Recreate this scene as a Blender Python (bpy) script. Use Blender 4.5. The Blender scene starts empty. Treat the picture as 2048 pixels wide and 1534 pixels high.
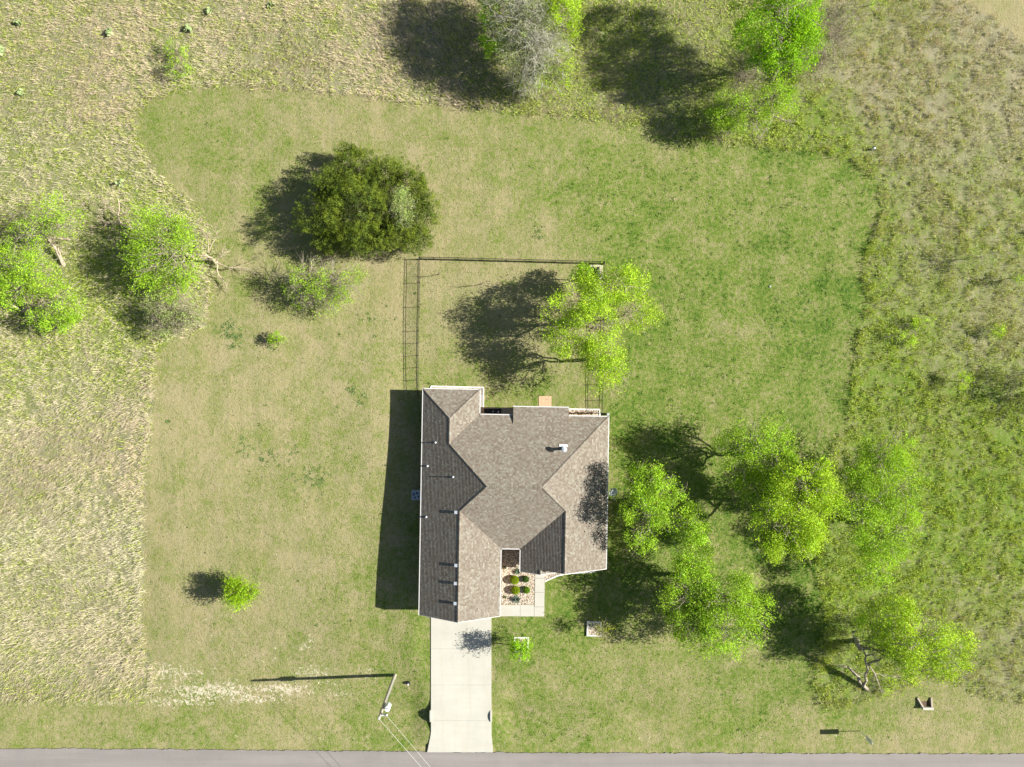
import bpy, bmesh, math, random
import numpy as np
from mathutils import Vector, Matrix
R = math.radians
rng = np.random.default_rng(7)
random.seed(7)

# ------------------------------------------------------------------ camera, sky, sun, exposure
CAM_H, F_PX = 66.0, 1421.0
scn = bpy.context.scene
cam_d = bpy.data.cameras.new('camera')
cam = bpy.data.objects.new('camera', cam_d)
scn.collection.objects.link(cam)
cam.location = (0, 0, CAM_H)
cam.rotation_euler = (0, 0, 0)                       # straight down, north up
cam_d.sensor_width = 36.0
cam_d.lens = 36.0 * F_PX / 2048.0
cam_d.clip_start = 0.5
cam_d.clip_end = 5000
scn.camera = cam
SUN_EL, SUN_AZ = R(33.5), R(3.0)                     # azimuth counted from +x towards +y
world = bpy.data.worlds.new('World'); scn.world = world
world.use_nodes = True
wn = world.node_tree.nodes; wl = world.node_tree.links
sky = wn.new('ShaderNodeTexSky'); sky.sky_type = 'NISHITA'; sky.sun_disc = False
sky.sun_elevation = SUN_EL; sky.sun_rotation = R(90) - SUN_AZ
wl.new(sky.outputs['Color'], wn['Background'].inputs['Color'])
wn['Background'].inputs['Strength'].default_value = 0.05
sun_d = bpy.data.lights.new('sun', 'SUN'); sun_d.energy = 5.0; sun_d.angle = R(0.5); sun_d.color = (1.0, 0.98, 0.945)
sun = bpy.data.objects.new('sun', sun_d); scn.collection.objects.link(sun)
sdir = Vector((-math.cos(SUN_EL)*math.cos(SUN_AZ), -math.cos(SUN_EL)*math.sin(SUN_AZ), -math.sin(SUN_EL)))
sun.rotation_euler = sdir.to_track_quat('-Z', 'Y').to_euler()
sun.location = (40, 0, 60)
scn.view_settings.view_transform = 'Standard'; scn.view_settings.look = 'None'
scn.view_settings.gamma = 1.0; scn.view_settings.use_curve_mapping = False
scn.view_settings.exposure = 1.27
C = scn.collection

# ------------------------------------------------------------------ small helpers
def link(o, parent=None):
    C.objects.link(o)
    if parent is not None: o.parent = parent
    return o
def tag(o, label=None, cat=None, group=None, kind=None):
    if label: o['label'] = label
    if cat: o['category'] = cat
    if group: o['group'] = group
    if kind: o['kind'] = kind
    return o
def empty(name, loc, rz=0.0):
    o = bpy.data.objects.new(name, None); C.objects.link(o)
    o.empty_display_size = 0.3
    o.location = loc; o.rotation_euler = (0, 0, rz)
    return o
def np_mesh(name, verts, faces, mat, parent=None, col=None, smooth=False):
    """verts (n,3); faces (m,k) int array, all faces with k corners"""
    me = bpy.data.meshes.new(name)
    verts = np.asarray(verts, np.float32); faces = np.asarray(faces, np.int32)
    m, k = faces.shape
    me.vertices.add(len(verts)); me.vertices.foreach_set('co', verts.ravel())
    me.loops.add(m*k); me.loops.foreach_set('vertex_index', faces.ravel())
    me.polygons.add(m); me.polygons.foreach_set('loop_start', np.arange(0, m*k, k, dtype=np.int32))
    if smooth: me.polygons.foreach_set('use_smooth', np.ones(m, bool))
    me.update(calc_edges=True)
    if col is not None:
        a = me.color_attributes.new('col', 'FLOAT_COLOR', 'POINT')
        c4 = np.ones((len(verts), 4), np.float32); c4[:, :3] = col
        a.data.foreach_set('color', c4.ravel())
    me.materials.append(mat)
    return link(bpy.data.objects.new(name, me), parent)

class MB:
    """collects shapes, builds ONE mesh"""
    def __init__(s): s.v = []; s.f = []; s.uv = None
    def add(s, vs, fs):
        o = len(s.v); s.v.extend([tuple(p) for p in vs]); s.f.extend([tuple(i+o for i in f) for f in fs]); return s
    def box(s, a, b, M=None):
        x0, y0, z0 = a; x1, y1, z1 = b
        vs = [Vector(p) for p in ((x0,y0,z0),(x1,y0,z0),(x1,y1,z0),(x0,y1,z0),(x0,y0,z1),(x1,y0,z1),(x1,y1,z1),(x0,y1,z1))]
        if M is not None: vs = [M @ p for p in vs]
        return s.add(vs, [(0,3,2,1),(4,5,6,7),(0,1,5,4),(1,2,6,5),(2,3,7,6),(3,0,4,7)])
    def bar(s, p, q, w, h=None, ext=0.0):
        """box from p to q, w wide, h high (h measured across, up side)"""
        h = h or w; p = Vector(p); q = Vector(q); d = (q-p)
        L = d.length
        if L < 1e-6: return s
        d.normalize()
        up = Vector((0,0,1)) if abs(d.z) < 0.95 else Vector((1,0,0))
        r = d.cross(up).normalized(); u = r.cross(d).normalized()
        M = Matrix((( d.x, r.x, u.x, p.x),( d.y, r.y, u.y, p.y),( d.z, r.z, u.z, p.z),(0,0,0,1)))
        return s.box((-ext,-w/2,-h/2),(L+ext,w/2,h/2), M)
    def tube(s, pts, rad, n=8, cap=True):
        pts = [Vector(p) for p in pts]
        if not hasattr(rad, '__len__'): rad = [rad]*len(pts)
        o = len(s.v); u = None
        for i, p in enumerate(pts):
            t = (pts[min(i+1, len(pts)-1)] - pts[max(i-1, 0)]).normalized()
            if u is None:
                u = t.orthogonal().normalized()
            else:
                u = (u - t*u.dot(t)).normalized()
            w = t.cross(u)
            for k in range(n):
                a = 2*math.pi*k/n
                s.v.append(tuple(p + (u*math.cos(a) + w*math.sin(a))*rad[i]))
        for i in range(len(pts)-1):
            for k in range(n):
                a = o+i*n+k; b = o+i*n+(k+1) % n
                s.f.append((a, b, b+n, a+n))
        if cap:
            s.f.append(tuple(o+k for k in reversed(range(n))))
            s.f.append(tuple(o+(len(pts)-1)*n+k for k in range(n)))
        return s
    def lathe(s, c, prof, n=20, M=None):
        o = len(s.v); c = Vector(c)
        for r, z in prof:
            for k in range(n):
                a = 2*math.pi*k/n
                p = Vector((r*math.cos(a), r*math.sin(a), z))
                if M is not None: p = M @ p
                s.v.append(tuple(c + p))
        for i in range(len(prof)-1):
            for k in range(n):
                a = o+i*n+k; b = o+i*n+(k+1) % n
                s.f.append((a, b, b+n, a+n))
        s.f.append(tuple(o+k for k in reversed(range(n))))
        s.f.append(tuple(o+(len(prof)-1)*n+k for k in range(n)))
        return s
    def prism(s, poly, z0, z1):
        """poly: plan outline; z0/z1 numbers or functions of (x,y)"""
        n = len(poly); f0 = z0 if callable(z0) else (lambda x, y: z0); f1 = z1 if callable(z1) else (lambda x, y: z1)
        vs = [(x, y, f0(x, y)) for x, y in poly] + [(x, y, f1(x, y)) for x, y in poly]
        fs = [tuple(reversed(range(n))), tuple(range(n, 2*n))] + [(i, (i+1) % n, n+(i+1) % n, n+i) for i in range(n)]
        return s.add(vs, fs)
    def mesh(s, name, mat, smooth=False, bevel=0.0):
        me = bpy.data.meshes.new(name); me.from_pydata(s.v, [], s.f)
        bm = bmesh.new(); bm.from_mesh(me)
        bmesh.ops.recalc_face_normals(bm, faces=bm.faces)
        if bevel: bmesh.ops.bevel(bm, geom=list(bm.edges), offset=bevel, segments=1, affect='EDGES', clamp_overlap=True)
        bm.to_mesh(me); bm.free()
        if smooth:
            me.polygons.foreach_set('use_smooth', [True]*len(me.polygons))
        me.materials.append(mat)
        return me
    def build(s, name, mat, parent=None, smooth=False, bevel=0.0):
        return link(bpy.data.objects.new(name, s.mesh(name, mat, smooth, bevel)), parent)

# ------------------------------------------------------------------ node helpers / materials
class NT:
    def __init__(s, name):
        s.m = bpy.data.materials.new(name); s.m.use_nodes = True
        s.t = s.m.node_tree; s.n = s.t.nodes; s.l = s.t.links
        s.b = s.n['Principled BSDF']; s.out = s.n['Material Output']
    def node(s, typ, **kw):
        n = s.n.new(typ)
        for k, v in kw.items(): setattr(n, k, v)
        return n
    def lk(s, a, b): s.l.new(a, b)
    def pos(s): return s.node('ShaderNodeNewGeometry').outputs['Position']
    def obj(s): return s.node('ShaderNodeTexCoord').outputs['Object']
    def noise(s, vec, scale, detail=2.0, rough=0.5, dist=0.0):
        n = s.node('ShaderNodeTexNoise'); n.inputs['Scale'].default_value = scale
        n.inputs['Detail'].default_value = detail; n.inputs['Roughness'].default_value = rough
        n.inputs['Distortion'].default_value = dist
        if vec is not None: s.lk(vec, n.inputs['Vector'])
        return n.outputs['Fac']
    def ramp(s, fac, stops, interp='LINEAR'):
        r = s.node('ShaderNodeValToRGB'); r.color_ramp.interpolation = interp
        el = r.color_ramp.elements
        while len(el) < len(stops): el.new(0.5)
        for e, (p, c) in zip(el, stops):
            e.position = p; e.color = (c[0], c[1], c[2], 1) if hasattr(c, '__len__') else (c, c, c, 1)
        s.lk(fac, r.inputs['Fac']); return r.outputs['Color']
    def mix(s, fac, a, b, blend='MIX'):
        m = s.node('ShaderNodeMix', data_type='RGBA', blend_type=blend)
        for sock, v in ((m.inputs[0], fac), (m.inputs[6], a), (m.inputs[7], b)):
            if isinstance(v, (int, float)): sock.default_value = v if sock.type == 'VALUE' else (v, v, v, 1)
            elif isinstance(v, tuple): sock.default_value = (v[0], v[1], v[2], 1)
            else: s.lk(v, sock)
        return m.outputs[2]
    def math(s, op, a, b=None, clamp=False):
        m = s.node('ShaderNodeMath', operation=op); m.use_clamp = clamp
        for i, v in enumerate((a, b)):
            if v is None: continue
            if isinstance(v, (int, float)): m.inputs[i].default_value = v
            else: s.lk(v, m.inputs[i])
        return m.outputs[0]
    def attr(s, name, out='Fac'):
        return s.node('ShaderNodeAttribute', attribute_name=name).outputs[out]
    def bump(s, h, strength=0.3, dist=0.05):
        b = s.node('ShaderNodeBump'); b.inputs['Strength'].default_value = strength; b.inputs['Distance'].default_value = dist
        s.lk(h, b.inputs['Height']); s.lk(b.outputs['Normal'], s.b.inputs['Normal'])
    def base(s, c):
        if isinstance(c, tuple): s.b.inputs['Base Color'].default_value = (c[0], c[1], c[2], 1)
        else: s.lk(c, s.b.inputs['Base Color'])
    def rough(s, r, spec=0.3, metal=0.0):
        s.b.inputs['Roughness'].default_value = r; s.b.inputs['Specular IOR Level'].default_value = spec
        s.b.inputs['Metallic'].default_value = metal

def plain(name, col, rough=0.7, spec=0.3, metal=0.0, var=0.15, scale=6.0, bump=0.0):
    m = NT(name); p = m.obj()
    f = m.noise(p, scale, 4, 0.6)
    c = m.mix(f, tuple(v*(1-var) for v in col), tuple(min(1, v*(1+var)) for v in col))
    m.base(c); m.rough(rough, spec, metal)
    if bump: m.bump(m.noise(p, scale*5, 3), bump, 0.02)
    return m.m

M = {}
M['white_trim'] = plain('white_trim', (0.50, 0.48, 0.445), 0.5, var=0.06)
M['brick'] = plain('tan_brick_wall', (0.34, 0.25, 0.18), 0.85, var=0.25, scale=9, bump=0.3)
M['glass'] = plain('window_glass', (0.03, 0.04, 0.05), 0.08, 0.6, var=0.05)
M['door'] = plain('garage_door', (0.55, 0.51, 0.44), 0.5, var=0.05)
M['black_metal'] = plain('black_metal', (0.02, 0.018, 0.017), 0.45, 0.4, var=0.2)
M['galv'] = plain('galvanised_metal', (0.55, 0.58, 0.60), 0.4, 0.5, 0.3, var=0.08)
M['white_paint'] = plain('white_paint', (0.78, 0.78, 0.76), 0.4, var=0.04)
M['grey_paint'] = plain('grey_paint', (0.32, 0.345, 0.31), 0.7, 0.2, var=0.08)
M['ac_case'] = plain('ac_case', (0.42, 0.47, 0.52), 0.45, var=0.06)
M['black_soft'] = plain('black_fabric', (0.018, 0.018, 0.02), 0.7, var=0.3)
M['grey_wood'] = plain('weathered_wood', (0.30, 0.28, 0.26), 0.85, var=0.2, scale=14)
M['pale_stone'] = plain('pale_stone', (0.52, 0.45, 0.35), 0.85, var=0.15, scale=10, bump=0.3)
M['white_stone'] = plain('white_edging', (0.66, 0.62, 0.54), 0.8, var=0.1, scale=10)
M['paver'] = plain('tan_paver', (0.50, 0.32, 0.19), 0.85, var=0.12, scale=8, bump=0.2)
M['grout'] = plain('grout', (0.33, 0.23, 0.16), 0.9)
M['wire'] = plain('aluminium_wire', (0.50, 0.48, 0.42), 0.5, 0.5, 0.2)
M['pole_wood'] = plain('pole_wood', (0.36, 0.32, 0.25), 0.85, var=0.2, scale=9, bump=0.3)
M['dark_brown'] = plain('dark_brown_ground', (0.10, 0.065, 0.04), 0.95, var=0.3, scale=5, bump=0.4)

def bark_mat(name, col):
    m = NT(name); p = m.obj()
    f = m.noise(p, 9, 5, 0.65); m.base(m.mix(f, tuple(v*0.55 for v in col), tuple(v*1.35 for v in col)))
    m.rough(0.9, 0.15); m.bump(m.noise(p, 30, 3), 0.5, 0.02); return m.m
M['bark'] = bark_mat('dark_bark', (0.13, 0.10, 0.075))
M['bark_grey'] = bark_mat('grey_bark', (0.33, 0.28, 0.20))
M['bark_pale'] = bark_mat('pale_twig_bark', (0.42, 0.40, 0.30))
M['bark_dead'] = bark_mat('dead_wood', (0.40, 0.32, 0.22))

def leaf_mat(name, trans=0.45, rough=0.6):
    m = NT(name)
    col = m.attr('col', 'Color')
    m.base(col); m.rough(rough, 0.2)
    tr = m.node('ShaderNodeBsdfTranslucent')
    tc = m.mix(1.0, col, (1.25, 1.15, 0.6), 'MULTIPLY'); m.lk(tc, tr.inputs['Color'])
    mx = m.node('ShaderNodeMixShader'); mx.inputs[0].default_value = trans
    m.lk(m.b.outputs[0], mx.inputs[1]); m.lk(tr.outputs[0], mx.inputs[2]); m.lk(mx.outputs[0], m.out.inputs['Surface'])
    return m.m
M['leaf'] = leaf_mat('spring_leaf', 0.42)
M['needle'] = leaf_mat('juniper_needle', 0.12)
M['grass'] = leaf_mat('grass_blade', 0.25, 0.7)

# concrete
def concrete(name, col):
    m = NT(name); p = m.pos()
    a = m.noise(p, 0.5, 5, 0.6); b = m.noise(p, 7, 4, 0.6)
    sx = m.node('ShaderNodeMapping'); sx.inputs['Scale'].default_value = (0.25, 2.2, 1); m.lk(p, sx.inputs['Vector'])
    st = m.noise(sx.outputs[0], 1.2, 4, 0.65)
    c = m.mix(m.ramp(a, [(0.35, 0.0), (0.7, 1.0)]), tuple(v*0.88 for v in col), col)
    c = m.mix(m.ramp(st, [(0.5, 0.0), (0.85, 0.5)]), c, tuple(v*w for v, w in zip(col, (0.86, 0.80, 0.70))))
    c = m.mix(m.ramp(b, [(0.3, 0.0), (0.7, 0.25)]), c, tuple(v*0.85 for v in col))
    sy = m.node('ShaderNodeMapping'); sy.inputs['Scale'].default_value = (1.1, 0.07, 1); m.lk(p, sy.inputs['Vector'])
    c = m.mix(m.ramp(m.noise(sy.outputs[0], 1.0, 5, 0.7), [(0.48, 0.0), (0.75, 0.55)]), c, tuple(v*w for v, w in zip(col, (0.80, 0.75, 0.67))))
    m.base(c); m.rough(0.85, 0.25); m.bump(m.noise(p, 30, 3), 0.15, 0.01); return m.m
M['concrete'] = concrete('concrete', (0.445, 0.425, 0.35))
M['concrete_old'] = concrete('old_concrete', (0.40, 0.34, 0.26))

def gravel(name, c0, c1, c2):
    m = NT(name); p = m.pos()
    v = m.node('ShaderNodeTexVoronoi'); v.inputs['Scale'].default_value = 9.0; m.lk(p, v.inputs['Vector'])
    sep = m.node('ShaderNodeSeparateColor'); m.lk(v.outputs['Color'], sep.inputs[0])
    c = m.ramp(sep.outputs[0], [(0.0, c0), (0.5, c1), (1.0, c2)])
    e = m.ramp(v.outputs['Distance'], [(0.35, 1.0), (0.75, 0.35)])
    c = m.mix(1.0, c, e, 'MULTIPLY')
    m.base(c); m.rough(0.9, 0.2)
    m.bump(m.math('SUBTRACT', 1.0, v.outputs['Distance']), 0.8, 0.05); return m.m
M['gravel'] = gravel('pale_gravel', (0.36, 0.26, 0.17), (0.52, 0.43, 0.31), (0.62, 0.55, 0.44))

def asphalt():
    m = NT('chip_seal'); p = m.pos()
    a = m.noise(p, 0.35, 4, 0.6); b = m.noise(p, 14, 4, 0.7)
    mp = m.node('ShaderNodeMapping'); mp.inputs['Scale'].default_value = (0.05, 1.3, 1); m.lk(p, mp.inputs['Vector'])
    s = m.noise(mp.outputs[0], 1.0, 4, 0.6)
    c = m.mix(b, (0.135, 0.122, 0.108), (0.262, 0.236, 0.21))
    c = m.mix(m.ramp(s, [(0.4, 0.0), (0.65, 0.6)]), c, (0.248, 0.222, 0.198))
    c = m.mix(m.ramp(a, [(0.45, 0.0), (0.7, 0.5)]), c, (0.175, 0.157, 0.142))
    m.base(c); m.rough(0.9, 0.2); m.bump(b, 0.4, 0.02); return m.m
M['asphalt'] = asphalt()

def shingle():
    m = NT('roof_shingle')
    uv = m.node('ShaderNodeUVMap', uv_map='UVMap').outputs[0]
    sp = m.node('ShaderNodeSeparateXYZ'); m.lk(uv, sp.inputs[0])
    row = m.math('FLOOR', sp.outputs[1])
    wr = m.node('ShaderNodeTexWhiteNoise', noise_dimensions='1D'); m.lk(row, wr.inputs['W'])
    ux = m.math('FLOOR', m.math('ADD', m.math('MULTIPLY', sp.outputs[0], 6.0), m.math('MULTIPLY', wr.outputs['Value'], 7.0)))
    cb = m.node('ShaderNodeCombineXYZ'); m.lk(ux, cb.inputs[0]); m.lk(row, cb.inputs[1])
    wn_ = m.node('ShaderNodeTexWhiteNoise', noise_dimensions='2D'); m.lk(cb.outputs[0], wn_.inputs['Vector'])
    c = m.ramp(wn_.outputs['Value'], [(0.0, (0.136, 0.106, 0.077)), (0.35, (0.180, 0.147, 0.110)), (0.6, (0.203, 0.175, 0.133)), (0.85, (0.217, 0.199, 0.156)), (1.0, (0.29, 0.265, 0.205))])
    p = m.pos()
    c = m.mix(m.ramp(m.noise(p, 45, 3, 0.7), [(0.3, 0.0), (0.75, 0.5)]), c, (0.13, 0.11, 0.085))
    c = m.mix(m.ramp(m.noise(p, 0.6, 3), [(0.4, 0.0), (0.7, 0.25)]), c, (0.205, 0.172, 0.13))
    m.base(c); m.rough(0.92, 0.15); m.bump(m.noise(p, 60, 2), 0.3, 0.01); return m.m
M['shingle'] = shingle()

# ------------------------------------------------------------------ terrain
def sm(a, b, x):
    t = np.clip((np.asarray(x, float)-a)/(b-a), 0, 1); return t*t*(3-2*t)
def _vhash(ix, iy, seed):
    h = np.sin(ix*127.1 + iy*311.7 + seed*74.7)*43758.5453
    return h - np.floor(h)
def vnoise(x, y, seed=0):
    x = np.asarray(x, float); y = np.asarray(y, float)
    ix = np.floor(x); iy = np.floor(y); fx = x-ix; fy = y-iy
    fx = fx*fx*(3-2*fx); fy = fy*fy*(3-2*fy)
    a = _vhash(ix, iy, seed); b = _vhash(ix+1, iy, seed); c = _vhash(ix, iy+1, seed); d = _vhash(ix+1, iy+1, seed)
    return (a*(1-fx)+b*fx)*(1-fy) + (c*(1-fx)+d*fx)*fy
def fbm(x, y, seed=0, o=4):
    s = 0; a = 0.5; t = 0
    for i in range(o):
        s = s + a*vnoise(np.asarray(x)*2**i, np.asarray(y)*2**i, seed+i*13); t += a; a *= 0.55
    return s/t
ROAD_Z = -1.30
def gz(x, y):
    x = np.asarray(x, float); y = np.asarray(y, float)
    s = -y
    w = sm(7.0, 13.0, -x)
    z = -0.30*sm(0, 22, s) - 0.58*sm(0, 21, s)*w + 0.36*w*sm(-6, 2, s)*(1-sm(22, 30, s)) - 0.035*np.clip(-x-13, 0, 25)*sm(5, 24, s)
    z = z + (ROAD_Z - 0.05 - z)*sm(23, 33.5, s)
    near = np.exp(-((x+4.9)/7.0)**2)
    z = z - (0.15 + 0.38*near)*np.exp(-((s-31.3)/0.95)**2)
    z = z + 0.10*(fbm(x*0.12+3, y*0.12, 5, 3)-0.5)*(1-sm(30, 34, s))
    k = sm(-9.6, -7.9, x)*(1-sm(-1.7, 0.2, x))*sm(18, 20.0, s)*(1-sm(33.9, 34.4, s))
    dd = -0.28 + (ROAD_Z+0.045+0.28)*np.clip((s-20.5)/14.4, 0, 1)**1.35 - 0.07 - 0.40*np.exp(-((s-31.3)/0.95)**2)
    return z + (dd-z)*k
def P(px, py, h=0.0, absz=None):
    """photo pixel -> world point on the ground, or h metres above it, or at the height absz"""
    z = 0.0
    for _ in range(8):
        d = CAM_H - z
        x = (px-1024.0)/F_PX*d; y = -(py-767.0)/F_PX*d
        z = absz if absz is not None else float(gz(x, y)) + h
    return Vector((x, y, z))
def W2(poly): return np.array([[P(a, b).x, P(a, b).y] for a, b in poly])
def inpoly(x, y, poly):
    r = np.zeros(np.shape(x), bool); n = len(poly); j = n-1
    for i in range(n):
        xi, yi = poly[i]; xj, yj = poly[j]
        c = ((yi > y) != (yj > y)) & (x < (xj-xi)*(y-yi)/(yj-yi+1e-12)+xi)
        r ^= c; j = i
    return r
# mown lawn outline (photo pixels)
LAWN = [(-200,1402),(60,1400),(200,1396),(300,1392),(322,1372),(318,1345),(300,1315),(287,1290),(284,1240),(288,1150),(289,1050),(292,960),(300,880),(306,800),(312,730),(316,690),
        (350,672),(405,655),(424,600),(432,520),(420,450),(380,400),(335,370),(300,330),(282,300),(272,262),(276,225),(300,200),(345,182),(450,168),(560,176),(680,186),(800,200),(900,212),(1000,222),(1100,232),(1200,240),
        (1290,250),(1360,264),(1430,282),(1500,292),(1580,297),(1650,304),(1700,322),(1738,348),(1758,378),(1762,412),(1752,462),(1728,512),(1722,560),(1735,600),(1716,660),(1706,730),(1702,800),(1694,860),(1660,900),(1640,1000),(1625,1100),
        (1640,1180),(1650,1260),(1640,1330),(1626,1375),(1630,1405),(1690,1412),(1740,1398),(1800,1380),(1850,1352),(1900,1365),(1960,1395),(2010,1404),(2300,1410),(2300,1700),(-200,1700)]
LAWN2 = [(1925,-2),(1975,30),(2048,85),(2300,280),(2300,-300),(1800,-300),(1880,-60)]
LP, LP2 = W2(LAWN), W2(LAWN2)
LUSH = W2([(1630,1290),(1680,1230),(1780,1200),(1900,1290),(1905,1345),(1840,1352),(1740,1394),(1690,1408),(1634,1400)])
def lawn_at(x, y):
    j = 0.25*(vnoise(x*1.3, y*1.3, 3)-0.5) + 0.18*(vnoise(x*4, y*4, 9)-0.5)
    k = 0.25*(vnoise(x*1.3+40, y*1.3, 4)-0.5) + 0.18*(vnoise(x*4, y*4+30, 11)-0.5)
    a = inpoly(x+j, y+k, LP) & ~inpoly(x+j, y+k, LUSH)
    return a | inpoly(x+j, y+k, LP2)
GP = [(60,60,.28),(200,150,.15),(60,250,.35),(100,330,.28),(350,60,.3),(600,60,.28),(700,140,.1),(500,130,.1),(880,200,.2),(1050,200,.45),(1200,60,.5),(1300,180,.4),(1450,250,.6),(1620,260,.7),(1750,60,.35),(1750,150,.12),(1900,150,.2),(1990,60,.05),(2000,200,.15),(1850,280,.3),(1900,420,.42),(1980,520,.42),(1850,600,.52),(1980,640,.33),(1780,760,.75),(1900,800,.62),(2000,900,.7),(1900,1000,.8),(1980,1150,.7),(1950,1300,.5),(2030,1300,.3),
 (430,230,.5),(350,300,.32),(560,240,.3),(700,250,.22),(900,270,.26),(1100,260,.26),(1250,270,.3),(1400,300,.45),(1600,330,.6),(1700,400,.6),(1200,330,.6),(1050,350,.4),(1300,400,.6),(1450,420,.45),(1620,480,.5),(1650,560,.7),(1500,560,.6),(1400,620,.6),(1350,700,.6),(1450,680,.5),(1600,700,.65),(1500,740,.4),(1620,800,.6),(1400,790,.55),(1300,780,.7),(1250,900,.7),(1240,1000,.6),(950,450,.22),(1000,470,.25),(900,560,.22),(980,600,.1),(870,590,.1),(930,555,.12),(1000,560,.12),(1100,700,.12),(1020,740,.15),(900,700,.25),(900,760,.45),(1060,790,.7),(1150,770,.3),(450,450,.3),(480,560,.3),(600,680,.22),(400,760,.15),(500,850,.15),(700,850,.2),(360,1000,.15),(620,960,.32),(620,1080,.15),(430,1100,.2),(700,1200,.25),(780,1270,.4),(820,1300,.5),(600,1300,.22),(350,1250,.18),(500,1450,.3),(300,1470,.35),(100,1450,.3),(800,1400,.45),(840,1200,.4),(1050,1260,.5),(1130,1200,.6),(1120,1340,.45),(1250,1350,.35),(1100,1400,.45),(1300,1420,.35),(1080,1450,.45),(1500,1430,.45),(1700,1440,.25),(1900,1440,.25),(2000,1480,.3),(1650,1480,.3),(1450,1120,.6),(1550,1180,.5),(1620,1150,.7),(1700,1180,.85),(1600,1280,.55),(1550,1340,.42),(1680,1370,.9),(1760,1300,.75),(1800,1420,.2),
 (60,720,.45),(200,740,.3),(150,850,.12),(50,900,.2),(200,950,.1),(100,1050,.18),(230,1150,.1),(80,1200,.2),(200,1300,.12),(60,1350,.2),(120,400,.4),(200,600,.55),(250,680,.5),(300,400,.5)]
GPW = [(P(a, b).x, P(a, b).y, g) for a, b, g in GP]
def green_at(x, y):
    x = np.asarray(x, float); y = np.asarray(y, float)
    n = np.full(x.shape, 1e-5*0.4); d = np.full(x.shape, 1e-5)
    for cx, cy, g in GPW:
        w = np.exp(-((x-cx)**2+(y-cy)**2)/(2*3.0**2)); n += w*g; d += w
    g = n/d
    g = g - 0.02*sm(24, 34, x) - 0.01*sm(9, 14, x)*(1-sm(28, 33, x))*sm(-14, -6, y)
    return np.clip(g + 0.35*(fbm(x*0.55, y*0.55, 21, 4)-0.5), 0, 1)

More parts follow.
